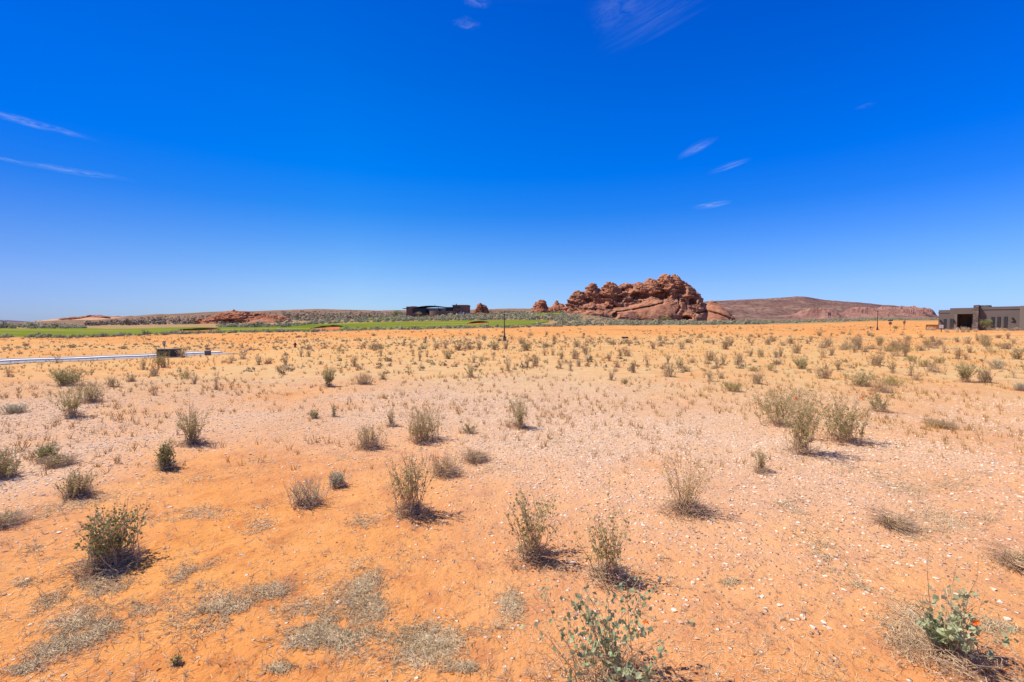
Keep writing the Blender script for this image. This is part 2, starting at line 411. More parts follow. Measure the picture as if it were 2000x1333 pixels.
M['leaf_silver'] = m_leaf('silver_leaf', [(0.0, (0.232, 0.29, 0.204)), (0.5, (0.42, 0.493, 0.357)), (1.0, (0.609, 0.667, 0.498))], trans=0.3)
M['stem'] = m_leaf('shrub_stem', [(0.0, (0.239, 0.12, 0.064)), (0.5, (0.46, 0.276, 0.156)), (1.0, (0.699, 0.497, 0.294))], trans=0)
M['twig'] = m_leaf('dry_twig', [(0.0, (0.205, 0.125, 0.08)), (0.5, (0.456, 0.308, 0.194)), (1.0, (0.821, 0.616, 0.388))], trans=0)
M['straw'] = m_leaf('dry_straw', [(0.0, (0.29, 0.195, 0.105)), (0.45, (0.56, 0.42, 0.25)), (1.0, (0.82, 0.67, 0.45))], trans=0.04)
M['gold'] = m_leaf('golden_grass', [(0.0, (0.36, 0.204, 0.06)), (0.5, (0.54, 0.324, 0.102)), (1.0, (0.672, 0.456, 0.18))], trans=0.05)
M['sagebrush'] = m_leaf('sagebrush_leaf', [(0.0, (0.155, 0.12, 0.075)), (0.3, (0.26, 0.235, 0.145)), (0.65, (0.37, 0.37, 0.235)), (1.0, (0.5, 0.5, 0.35))], trans=0.2)
M['flower'] = m_leaf('orange_petal', [(0.0, (0.75, 0.13, 0.02)), (1.0, (0.85, 0.22, 0.03))])
M['pebble'] = m_leaf('pebble', [(0.0, (0.28, 0.175, 0.13)), (0.15, (0.46, 0.28, 0.19)), (0.35, (0.64, 0.44, 0.31)), (0.6, (0.76, 0.60, 0.47)), (0.85, (0.70, 0.59, 0.48))], rough=0.9, trans=0.0)
M['crust'] = m_leaf('clod', [(0.0, (0.34, 0.125, 0.045)), (1.0, (0.58, 0.25, 0.08))], rough=0.95, trans=0.0)

def m_grass():
    m, t, b = mat_base('fairway_grass', 1.0, 0.0); p = pos(t)
    mp = t.node('ShaderNodeMapping'); mp.inputs['Scale'].default_value = (0.012, 0.09, 0.0); t.l.new(p, mp.inputs[0])
    k = t.math('ADD', t.math('MULTIPLY', t.noise(mp.outputs[0], 1.0, 4, 0.6), 0.75), t.math('MULTIPLY', t.noise(p, 0.5, 4, 0.7), 0.25))
    t.put(b.inputs['Base Color'], t.ramp(k, [(0.33, (0.085, 0.115, 0.012)), (0.48, (0.145, 0.168, 0.024)), (0.66, (0.27, 0.27, 0.075))]))
    bump(t, b, t.noise(p, 3.0, 4, 0.7), 0.6, 0.15); return m
M['grass'] = m_grass()
M['asphalt'] = m_plain('asphalt', (0.30, 0.275, 0.265), 0.14, 0.6, 1.0, 0.0, co='p')
M['concrete'] = m_plain('pale_concrete', (0.80, 0.76, 0.70), 0.06, 0.8, 1.0, 0.0, co='p')
M['walk'] = m_plain('grey_concrete', (0.36, 0.30, 0.27), 0.1, 0.8, 1.0, 0.0, co='p')
M['bunker'] = m_plain('red_bunker_sand', (0.46, 0.145, 0.045), 0.15, 0.5, co='p', bumpd=0.1)
M['stucco'] = m_plain('taupe_stucco', (0.155, 0.135, 0.126), 0.10, 0.8, 0.92, bumpd=0.02)
M['stucco_light'] = m_plain('light_stucco', (0.20, 0.175, 0.155), 0.08, 0.8, 0.92, bumpd=0.02)
M['stucco_brown'] = m_plain('brown_stucco', (0.26, 0.145, 0.10), 0.10, 0.3, 0.92, bumpd=0.03)
M['stucco_dark'] = m_plain('dark_brown_block', (0.13, 0.07, 0.055), 0.12, 0.3, 0.92, bumpd=0.03)
M['dark'] = m_plain('dark_bronze_metal', (0.035, 0.03, 0.028), 0.2, 4, 0.5, 0.4)
M['roofdark'] = m_plain('dark_metal_roof', (0.030, 0.028, 0.034), 0.2, 1, 0.55, 0.4)
M['greenbox'] = m_plain('dark_green_paint', (0.020, 0.026, 0.022), 0.25, 2, 0.45, 0.4)
M['greybox'] = m_plain('grey_brown_paint', (0.155, 0.13, 0.125), 0.12, 3, 0.7)
M['rust'] = m_plain('rusted_steel', (0.22, 0.075, 0.028), 0.3, 1.2, 0.85)
M['white'] = m_plain('white_paint', (0.80, 0.79, 0.78), 0.04, 3, 0.6)
M['red'] = m_plain('red_paint', (0.34, 0.025, 0.03), 0.12, 3, 0.5)
M['hydrant'] = m_plain('dark_red_paint', (0.19, 0.022, 0.02), 0.15, 6, 0.5)
M['greensign'] = m_plain('green_sign_paint', (0.01, 0.13, 0.09), 0.1, 3, 0.5)
M['bluedark'] = m_plain('dark_blue_plastic', (0.045, 0.045, 0.11), 0.15, 4, 0.5)
M['wood'] = m_plain('dead_wood', (0.20, 0.115, 0.07), 0.25, 6, 0.9)
M['bark'] = m_plain('bark', (0.15, 0.10, 0.07), 0.25, 6, 0.95)
def m_glass():
    m, t, b = mat_base('window_glass', 0.06, 0.8); b.inputs['Base Color'].default_value = (0.03, 0.04, 0.045, 1); return m
M['glass'] = m_glass()
M['glass_sky'] = m_plain('glass_painted_sky_reflection', (0.22, 0.27, 0.36), 0.15, 0.5, 0.1, 0.8)  # pale sky reflection is put into the pane colour
def m_stone():
    m, t, b = mat_base('stacked_stone', 0.9, 0.2); v = objco(t)
    br = t.node('ShaderNodeTexVoronoi', distance='CHEBYCHEV'); mp = t.node('ShaderNodeMapping'); mp.inputs['Scale'].default_value = (2.6, 2.6, 6.5)
    t.l.new(v, mp.inputs[0]); t.l.new(mp.outputs[0], br.inputs['Vector']); br.inputs['Scale'].default_value = 1.0
    s = t.node('ShaderNodeSeparateColor'); t.l.new(br.outputs['Color'], s.inputs[0])
    t.put(b.inputs['Base Color'], t.mix(t.step(br.outputs['Distance'], 0.36, 0.5), t.ramp(s.outputs[0], [(0, (0.10, 0.075, 0.065)), (0.5, (0.18, 0.145, 0.125)), (1, (0.27, 0.23, 0.20))]), (0.12, 0.10, 0.09)))
    bump(t, b, br.outputs['Distance'], 0.6, 0.05); return m
M['stone'] = m_stone()
M['hill'] = None

# ------------------------------------------------------------------ ground sheet
G_ROWS = [640, 690, 740, 780, 820, 860, 900, 940, 1000, 1100, 1340]
G_COLS = [0, 400, 800, 1200, 1600, 2000]
G_GRAVEL = [[0, 0, 0, 0, 0, 0], [0, 0, 0, .02, 0, 0], [.15, .25, .3, .25, .05, .1], [.5, .5, .55, .6, .25, .4], [.75, .75, .5, .85, .65, .7], [.9, .55, .35, 1, .9, .85],
            [.8, .2, .25, .9, .95, .85], [.55, .1, .15, .6, .65, .6], [.25, .05, .18, .5, .42, .35], [.1, .02, .12, .36, .38, .25], [.04, .02, .05, .14, .12, .1]]
G_PINK = [[0, 0, 0, 0, 0, 0], [.1, .1, .1, .15, .05, .1], [.5, .7, .8, .6, .2, .2], [.9, .9, .9, .8, .4, .4], [.9, .8, .7, .8, .6, .5], [.8, .5, .3, .7, .7, .6],
          [.8, .15, .15, .6, .7, .6], [.6, .05, .1, .5, .6, .5], [.3, 0, .1, .45, .45, .35], [.1, 0, .05, .3, .3, .25], [.05, 0, 0, .1, .1, .1]]
G_STRAW = [[.5, .55, .6, .6, .6, .5], [.95, 1.2, 1.4, 1.4, 1.3, 1.1], [.7, .75, .8, .9, .95, 1.0], [.3, .3, .3, .4, .5, .6], [.2, .2, .2, .25, .35, .35], [.1, .1, .1, .15, .2, .2],
           [.05] * 6, [.05] * 6, [.03] * 6, [.03] * 6, [.03] * 6]
def table(tab, px, row):
    tab = np.array(tab, float)
    r = np.interp(row, G_ROWS, np.arange(len(G_ROWS))); c = np.interp(px, G_COLS, np.arange(len(G_COLS)))
    r0 = np.minimum(r.astype(int), len(G_ROWS) - 2); c0 = np.minimum(c.astype(int), len(G_COLS) - 2); fr, fc = r - r0, c - c0
    return (tab[r0, c0] * (1 - fr) + tab[r0 + 1, c0] * fr) * (1 - fc) + (tab[r0, c0 + 1] * (1 - fr) + tab[r0 + 1, c0 + 1] * fr) * fc
def zones(X, Y):
    """soil at a place on the ground: how gravelly, pinkish, grassy, red it is"""
    Yc = np.maximum(Y, 1.9); u = 1000 + F * X / Yc; row = HORIZON + F * CAM_H / Yc
    nearmask = 1 - smooth(52, 75, Y)
    n = fbm2(X / 1.7, Y / 1.7, 4, 51, 0.6); n2 = fbm2(X / 5, Y / 5, 3, 57)
    g = np.clip(table(G_GRAVEL, u, row) * (1.05 + 1.1 * n + 0.3 * n2), 0, 1) * nearmask
    p = np.clip(table(G_PINK, u, row) * (1.1 + 0.8 * n2 + 0.4 * n), 0, 1) * nearmask
    s = np.clip(table(G_STRAW, u, row) * (1.0 + 0.7 * n2), 0, 1) * (1 - 0.45 * smooth(62, 78, Y))
    r = np.clip(smooth(0.15, 0.5, fbm2(X / 7, Y / 4, 4, 63)) * 0.7, 0, 1)
    return g, p, s, r
CREST = {0: 72, 160: 80, 325: 88, 480: 91, 600: 92, 800: 92, 985: 95, 1100: 105, 1250: 110, 1430: 115, 1740: 150, 1830: 150, 2000: 150}
def crest(u): return np.interp(u, list(CREST), list(CREST.values()))

def build_ground():
    a_in = np.radians(np.arange(-57, 57.01, 0.13)); a_out = np.radians(np.arange(61, 299.1, 4.0))
    ang = np.concatenate((a_in, a_out)); na = len(ang)
    r1 = 0.5 * 1.0088 ** np.arange(0, int(math.log(110 / 0.5) / math.log(1.0088)))
    r2 = r1[-1] * 1.016 ** np.arange(1, int(math.log(9000 / r1[-1]) / math.log(1.016)))
    R = np.concatenate((r1, r2)); nr = len(R)
    X = (np.sin(ang)[None] * R[:, None]).ravel(); Y = (np.cos(ang)[None] * R[:, None]).ravel()
    Z = ground(X, Y)
    V = np.column_stack((X, Y, Z)); V = np.vstack((V, [[0, 0, 0]]))
    i, j = np.meshgrid(np.arange(nr - 1), np.arange(na), indexing='ij'); j2 = (j + 1) % na
    q = np.stack((i * na + j, (i + 1) * na + j, (i + 1) * na + j2, i * na + j2), -1).reshape(-1, 4)[:, ::-1]
    jj = np.arange(na); tri = np.column_stack((jj, (jj + 1) % na, np.full(na, nr * na)))[:, ::-1]
    idx = np.concatenate((q.ravel(), tri.ravel())); lc = np.concatenate((np.full(len(q), 4), np.full(na, 3)))
    X, Y = V[:, 0], V[:, 1]
    g, p, s, r = zones(X, Y); u = np.clip(1000 + F * X / np.maximum(Y, 3), 0, 2000); cr = crest(u)
    far = smooth(170, 330, Y) ; sg = smooth(-1, 4, Y - cr + 2.5 * vn2(X / 5, Y / 5, 5)) * smooth(5, 30, Y)
    s = s * (1 - sg); r = r * smooth(20, 50, Y) + 0.25 * r * (1 - smooth(20, 50, Y))
    me = mesh_from('ground', V, idx, lc, M['ground'], None, dict(gravel=g, pink=p, straw=s, red=r, far=far, sage=sg), True)
    tag(link('ground', me), kind='structure')
build_ground()

# ------------------------------------------------------------------ golf course, bunkers, road
def strip_mesh(name, cols, top, bot, mat, lift, nv=24, step=8, kind='structure', ripple=0.0):
    """a sheet on the ground between two edges; rows give where the edges are seen"""
    px = np.arange(cols[0], cols[1] + 1, step); nc = len(px)
    rt = np.interp(px, [p[0] for p in top], [p[1] for p in top]); rb = np.interp(px, [p[0] for p in bot], [p[1] for p in bot])
    Yt = hit(px, rt, True)[:, 1]; Yb = hit(px, rb, True)[:, 1]
    Yb = Yb + ripple * vn2(px / 30.0, px * 0 + 1.3, 8); Yt = Yt + ripple * 2 * vn2(px / 30.0, px * 0 + 4.3, 9)
    t = np.linspace(0, 1, nv); Y = Yb[None] + (Yt - Yb)[None] * t[:, None]; X = np.broadcast_to(((px - 1000) / F)[None], Y.shape) * Y
    e = np.minimum(np.minimum(t[:, None], 1 - t[:, None]) * nv, np.minimum(np.arange(nc), nc - 1 - np.arange(nc))[None] * 1.0); lift = lift * np.minimum(e, 1) - 0.4 * (e < 0.5)
    Z = ground_smooth(X, Y) + lift + 0.10 * vn2(X / 9, Y / 9, 77)
    V = np.column_stack((X.ravel(), Y.ravel(), Z.ravel()))
    i, j = np.meshgrid(np.arange(nv - 1), np.arange(nc - 1), indexing='ij')
    q = np.stack((i * nc + j, i * nc + j + 1, (i + 1) * nc + j + 1, (i + 1) * nc + j), -1).reshape(-1, 4)
    return tag(link(name, mesh_from(name, V, q.ravel(), np.full(len(q), 4), mat, smooth_shade=True)), kind=kind)

strip_mesh('lawn', (-250, 1082), [(-250, 643), (100, 643.5), (250, 643), (350, 640), (500, 641), (600, 635), (700, 631.5), (800, 629), (900, 627), (1000, 626), (1082, 627)],
           [(-250, 659), (0, 659), (150, 658.5), (250, 655), (350, 652.5), (500, 649), (620, 647.5), (750, 643.5), (875, 640.5), (1000, 637.5), (1040, 635), (1082, 628)], M['grass'], 0.22, ripple=1.5)
strip_mesh('lawn', (690, 806), [(690, 625.5), (740, 621), (806, 620)], [(690, 626), (740, 627), (806, 625)], M['grass'], 0.25, step=4)
strip_mesh('lawn', (1030, 1104), [(1030, 612.5), (1104, 611.5)], [(1030, 614), (1070, 619), (1104, 612.5)], M['grass'], 0.3, step=4)

def bunker(cols, top, bot):
    o = strip_mesh('bunker', cols, top, bot, M['bunker'], 0.30, 14, 2)
    o['kind'] = 'structure'
    # shaded turf lip along the far edge
    px = np.arange(cols[0], cols[1] + 1, 3); rt = np.interp(px, [p[0] for p in top], [p[1] for p in top]); P = hit(px, rt, True)
    mb = MB(); n = len(px); v = []; f = []
    for k, p in enumerate(P):
        e = math.sin(math.pi * k / (n - 1)) ** 0.5
        v += [(p[0], p[1], p[2]), (p[0], p[1] - 0.25 * e, p[2] + 0.33 + 0.45 * e), (p[0], p[1] + 1.2, p[2] + 0.30 + 0.5 * e), (p[0], p[1] + 4, p[2] + 0.1)]
    for k in range(n - 1):
        for c in range(3): f.append((k * 4 + c, k * 4 + c + 1, k * 4 + c + 5, k * 4 + c + 4))
    mb.add(v, f); tag(mb.build('bunker_lip', M['grass'], smooth_shade=True), kind='structure')
bunker((345, 428), [(345, 649), (380, 648.5), (428, 646)], [(345, 649.6), (380, 650.2), (428, 647)])
bunker((606, 666), [(606, 645.5), (630, 643), (645, 641), (666, 640)], [(606, 646.5), (640, 647), (666, 646)])
bunker((912, 956), [(912, 635.5), (930, 633), (956, 632)], [(912, 636.5), (935, 636.3), (956, 633.8)])

def road():
    W = Vector((0.466, 0.885, 0)); N = Vector((-0.885, 0.466, 0)); O = Vector((-35.6, 32.0, 0)); s = np.linspace(-46, 16.5, 60)
    def ribbon(name, a, b, lift, thick, mat, s=s):
        v, f = [], []
        for k, q in enumerate(s):
            p = O + W * q; zc = float(ground_smooth(p.x + N.x * 3, p.y + N.y * 3))
            A, B = p + N * a, p + N * b; z = zc + lift
            v += [(A.x, A.y, z - thick), (A.x, A.y, z), (B.x, B.y, z), (B.x, B.y, z - thick)]
        for k in range(len(s) - 1):
            for c in range(3): f.append((k * 4 + c, k * 4 + c + 1, k * 4 + c + 5, k * 4 + c + 4))
        f.append((0, 1, 2, 3)); e = (len(s) - 1) * 4; f.append((e + 3, e + 2, e + 1, e))
        mb = MB(); mb.add(v, f); return tag(mb.build(name, mat), kind='structure')
    ribbon('road', -0.3, 2.3, 0.05, 0.4, M['asphalt'])
    ribbon('kerb', 2.35, 3.35, 0.15, 0.5, M['concrete'])
    ribbon('road_verge', 3.4, 4.6, 0.06, 0.4, M['bunker'])
    ribbon('pavement', 4.65, 6.2, 0.12, 0.5, M['walk'])
    # kerb that hooks round at the end of the street
    pts = [hit(a, b, True)[0] for a, b in ((474, 690.5), (476, 687.5), (481, 685), (490, 684), (506, 683.2))]
    mb = MB(); v, f = [], []
    for p in pts:
        v += [(p[0], p[1] - .2, p[2] - .3), (p[0], p[1] - .2, p[2] + .09), (p[0], p[1] + .2, p[2] + .09), (p[0], p[1] + .2, p[2] - .3)]
    for k in range(len(pts) - 1):
        for c in range(3): f.append((k * 4 + c, k * 4 + c + 1, k * 4 + c + 5, k * 4 + c + 4))
    mb.add(v, f); tag(mb.build('kerb', M['walk']), kind='structure')
road()

# ------------------------------------------------------------------ hills far away
def m_hill(name, cols, rockcol):
    m, t, b = mat_base(name, 0.95, 0.1); p = pos(t)
    n = t.noise(p, 0.010, 6, 0.65); rk = t.attr('rocky')
    col = t.ramp(n, [(0.3, cols[0]), (0.48, cols[1]), (0.6, cols[2]), (0.72, cols[3])])
    vf = t.node('ShaderNodeTexVoronoi'); t.put(vf.inputs['Vector'], p); vf.inputs['Scale'].default_value = 0.07
    col = t.mix(t.math('MULTIPLY', t.step(vf.outputs['Distance'], 0.5, 0.25), 0.75), col, tuple(c * 0.5 for c in cols[0]))
    rn = t.noise(p, 0.03, 5, 0.7)
    mp = t.node('ShaderNodeMapping'); mp.inputs['Scale'].default_value = (0.006, 0.03, 0.11); t.l.new(p, mp.inputs[0])
    rn = t.math('ADD', t.math('MULTIPLY', rn, 0.45), t.math('MULTIPLY', t.noise(mp.outputs[0], 1.0, 5, 0.7), 0.55))
    rc = t.ramp(rn, [(0.3, rockcol[0]), (0.5, rockcol[1]), (0.68, rockcol[2])])
    col = t.mix(t.step(t.math('ADD', rk, t.math('MULTIPLY', t.math('SUBTRACT', n, 0.5), 1.2)), 0.36, 0.70), col, rc)
    t.put(b.inputs['Base Color'], col); bump(t, b, t.math('ADD', rn, t.noise(p, 0.2, 4, 0.7)), 0.8, 6.0); return m
M['hill'] = m_hill('scrub_hill', [(0.125, 0.068, 0.060), (0.20, 0.108, 0.088), (0.27, 0.165, 0.115), (0.46, 0.26, 0.175)], [(0.15, 0.070, 0.060), (0.31, 0.155, 0.122), (0.50, 0.29, 0.22)])
M['dune'] = m_hill('far_dune', [(0.50, 0.27, 0.16), (0.58, 0.32, 0.19), (0.62, 0.36, 0.22), (0.66, 0.42, 0.27)], [(0.19, 0.085, 0.075), (0.28, 0.115, 0.085), (0.40, 0.18, 0.12)])
M['mountain'] = m_hill('haze_tinted_mountain', [(0.10, 0.085, 0.13), (0.12, 0.10, 0.15), (0.13, 0.11, 0.16), (0.15, 0.13, 0.18)], [(0.12, 0.10, 0.15)] * 3)  # blue of distant haze is painted into the rock colour

def hill(name, ridge, foot, Yr, Yf, mat, rocky=None, amp=5.0, power=1.25, rug=None, nu=620, nv=190, seed=0):
    """a landform: its skyline stands at distance Yr, its foot comes forward to Yf, its back falls away behind"""
    px = np.linspace(ridge[0][0], ridge[-1][0], nu)
    rr = np.interp(px, [p[0] for p in ridge], [p[1] for p in ridge]); rf = np.interp(px, [p[0] for p in foot], [p[1] for p in foot])
    t = np.linspace(-0.08, 1.7, nv)
    Y = np.where(t <= 1, Yf + (Yr - Yf) * t, Yr + (t - 1) * (Yr - Yf) * 1.2)[:, None] * np.ones(nu)[None]
    dx, dy, dzr = ray(px, rr); _, dyf, dzf = ray(px, rf)
    zr = CAM_H + Yr * dzr / dy; zf = CAM_H + Yf * dzf / dyf
    tt = t[:, None]; k = np.where(tt < 0, tt * 2, np.where(tt <= 1, np.abs(tt) ** power, 1 - (tt - 1) ** 1.5 * 1.6))
    X = ((px - 1000) / F)[None] * Y; X = np.where(tt > 1, ((px - 1000) / F)[None] * Yr, X)
    Z = zf[None] + (zr - zf)[None] * k
    env = np.clip(1 - np.abs(tt - 0.5) * 1.9, 0, 1) ** 0.7
    hgt = np.clip((zr - zf) / max(1e-6, (zr - zf).max()), 0.05, 1)[None]
    Z = Z + amp * fbm2(X / 90, Y / 90, 5, 91 + seed, 0.6) * env * hgt ** 0.5 + amp * 0.12 * fbm2(X / 14, Y / 14, 3, 95 + seed) * (tt < 1.3)
    att = np.zeros(Z.shape)
    if rocky:
        P, Rr = np.broadcast_to(px[None], Z.shape), to_img(X, Y, Z)[1]
        for (cx, cy, ax, ay, st) in rocky: att = np.maximum(att, st * np.exp(-(((P - cx) / ax) ** 2 + ((Rr - cy) / ay) ** 2)))
        led = np.maximum(0, fbm2(X / 75, Y / 85, 5, 97 + seed, 0.62) + 0.12); step_ = np.floor(led * 9) / 9 + 0.05 * led
        Z = Z + (rug or amp * 2.2) * step_ * smooth(0.35, 0.8, att) * (tt < 1.25)
    V = np.column_stack((X.ravel(), Y.ravel(), Z.ravel()))
    i, j = np.meshgrid(np.arange(nv - 1), np.arange(nu - 1), indexing='ij')
    q = np.stack((i * nu + j, i * nu + j + 1, (i + 1) * nu + j + 1, (i + 1) * nu + j), -1).reshape(-1, 4)
    return tag(link(name, mesh_from(name, V, q.ravel(), np.full(len(q), 4), mat, None, dict(rocky=att.ravel()), True)), kind='structure')

hill('hill', [(1250, 622), (1330, 594), (1380, 589), (1420, 587), (1500, 583.5), (1535, 581), (1555, 579.5), (1572, 580), (1590, 583), (1612, 586), (1660, 590), (1690, 592), (1720, 595.5), (1745, 597), (1765, 600), (1785, 604), (1800, 607), (1812, 610), (1825, 616), (1850, 624), (1900, 627)],
     [(1250, 627), (1500, 626.5), (1700, 624.5), (1900, 624)], 1700, 900, M['hill'],
     rocky=[(1600, 618, 85, 6, 0.95), (1700, 616, 80, 8, 1.0), (1790, 612, 50, 9, 1.2), (1613, 603, 14, 3, 0.8), (1440, 597, 60, 3, 0.45), (1740, 606, 60, 5, 0.9)], amp=9, rug=30)
hill('dune', [(-160, 632), (-40, 633), (40, 632.5), (62, 629), (80, 627), (100, 624), (125, 623), (150, 621), (170, 617.5), (178, 616), (195, 618), (206, 619), (215, 621), (235, 621), (248, 619.5), (262, 622), (300, 622), (340, 624), (420, 626)],
     [(-160, 636), (100, 634), (260, 628), (420, 628)], 2600, 1900, M['dune'],
     rocky=[(128, 622, 8, 2.5, 0.9), (150, 619.5, 12, 3, 1.1), (175, 617, 14, 4, 1.2), (200, 618.5, 12, 2.5, 1.1), (248, 620, 12, 2.2, 1.1), (70, 628, 5, 2, 0.8), (85, 628.5, 5, 1.5, 0.8), (140, 626, 8, 1.5, 0.7)], amp=4, rug=10, nu=320, seed=3)
hill('mountain', [(-400, 622), (-200, 618), (-60, 622), (0, 625.5), (12, 627), (30, 629), (46, 631), (60, 634)], [(-400, 637), (60, 637)], 9000, 7500, M['mountain'], amp=40, nu=160, nv=50, seed=7)

# ------------------------------------------------------------------ rock formations
def evaluated(o):
    dg = bpy.context.evaluated_depsgraph_get(); ev = o.evaluated_get(dg); me = bpy.data.meshes.new_from_object(ev)
    n = len(me.vertices); V = np.empty(n * 3); me.vertices.foreach_get('co', V)
    N = np.empty(n * 3); me.vertices.foreach_get('normal', N)
    L = np.empty(len(me.loops), np.int32); me.loops.foreach_get('vertex_index', L)
    c = np.empty(len(me.polygons), np.int32); me.polygons.foreach_get('loop_total', c)
    bpy.data.meshes.remove(me); return V.reshape(-1, 3), N.reshape(-1, 3), L, c

def rock(name, lumps, Y0, voxel, mat, label, cat, disp=1.0, hollows=(), slabs=(), tilt=0.15, seed=0, strata=1.0, cracks=()):
    """lumps: (px, base row, top row, half width px, depth offset m, depth radius m, squareness); welded into one body, then weathered"""
    bm = bmesh.new()
    for (px, rb, rt, hw, dy, ry, sq, *ex) in lumps:
        Y = Y0 + dy; zb = zrow(px, rb, Y) - 3; zt = zrow(px, rt, Y); rx = hw * Y / F; X = (px - 1000) / F * Y
        r = bmesh.ops.create_icosphere(bm, subdivisions=4, radius=1.0)
        for v in r['verts']:
            x, y, z = v.co; h = (z + 1) / 2
            z2 = (zb + (zt - zb) * (1 - (1 - h) ** 1.0))
            prof = (max(0.0, 1 - h ** sq)) ** (ex[0] if ex else 0.55) if h > 0 else 1
            l = math.hypot(x, y) or 1e-6
            v.co = (X + x / l * rx * prof if l > 1e-5 else X, Y + (y / l * ry * prof if l > 1e-5 else 0), z2)
    me = bpy.data.meshes.new('tmp'); bm.to_mesh(me); bm.free(); o = bpy.data.objects.new('tmp', me); C.objects.link(o)
    md = o.modifiers.new('r', 'REMESH'); md.mode = 'VOXEL'; md.voxel_size = voxel
    sm = o.modifiers.new('s', 'SMOOTH'); sm.iterations = 2
    V, N, L, c = evaluated(o); bpy.data.objects.remove(o); bpy.data.meshes.remove(me)
    col, rw = to_img(V[:, 0], V[:, 1], V[:, 2])
    k = np.ones(len(V))
    for (cx, cy, ax, ay, amt) in slabs: k = np.minimum(k, 1 - amt * (1 - smooth(0.6, 1.2, np.sqrt(((col - cx) / ax) ** 2 + ((rw - cy) / ay) ** 2))))
    P = V + 2.2 * disp * np.column_stack([fbm3(V, 7 * disp, 3, 5 + q + seed) for q in range(3)])
    s = P[:, 2] + tilt * P[:, 0]
    f1, f2 = worley(np.column_stack((P[:, 0], P[:, 1], P[:, 2] * 1.5)), 7.5 * disp, 40 + seed)
    g1, g2 = worley(np.column_stack((P[:, 0] + 0.4 * P[:, 2], P[:, 1], P[:, 2] * 2.6)), 3.0 * disp, 60 + seed)
    ridge = 1 - np.abs(fbm3(V, 6.5 * disp, 5, 121 + seed, 0.6)) * 2.6
    saw = np.mod(s / (3.4 * disp) + 0.7 * fbm3(V, 9 * disp, 3, 71 + seed), 1.0); ledge = saw ** 2.0
    saw2 = np.mod(s / (1.25 * disp) + 0.5 * fbm3(V, 4 * disp, 2, 74 + seed), 1.0) ** 1.5
    where = smooth(-0.2, 0.3, fbm3(V, 12 * disp, 2, 81 + seed))
    hn = np.column_stack((N[:, 0], N[:, 1], N[:, 2] * 0)) ; side = k * disp * strata * (2.8 * (ledge - 0.33) * (0.45 + 0.55 * where) + 0.8 * (saw2 - 0.4))
    dsp = k * (0.5 * ridge - 0.55 + 1.2 * fbm3(V, 9 * disp, 2, 151 + seed) - 1.6 * np.exp(-(f2 - f1) / 0.06) - 0.7 * np.exp(-(g2 - g1) / 0.10) + 0.3 * fbm3(V, 1.6 * disp, 3, 131 + seed, 0.7))
    dsp = dsp + (1 - k) * (0.45 * fbm3(V, 5 * disp, 4, 25, 0.6) + 0.16 * (saw2 - 0.4) + 0.12 * fbm3(np.column_stack((V[:, 0] * 2.2, V[:, 1], V[:, 2] * .5)), 1.5 * disp, 3, 27))
    dsp *= disp
    V2 = V + N * dsp[:, None] + hn * side[:, None]
    for (cx, cy, ax, ay, dep) in hollows:
        w = dep * (1 - smooth(0.45, 1.0, np.sqrt(((col - cx) / ax) ** 2 + ((rw - cy) / ay) ** 2))) * smooth(-0.2, -0.6, N[:, 1])
        V2[:, 1] += w
    for pts in cracks:
        for (ax, ay), (bx, by) in zip(pts[:-1], pts[1:]):
            tt = np.clip(((col - ax) * (bx - ax) + (rw - ay) * (by - ay)) / ((bx - ax) ** 2 + (by - ay) ** 2), 0, 1)
            dd = np.hypot(col - ax - tt * (bx - ax), rw - ay - tt * (by - ay))
            V2[:, 1] += 2.2 * np.exp(-(dd / 1.5) ** 2) * smooth(0.0, -0.5, N[:, 1])
    o = link(name, mesh_from(name, V2, L, c, mat, smooth_shade=True)); return tag(o, label, cat)

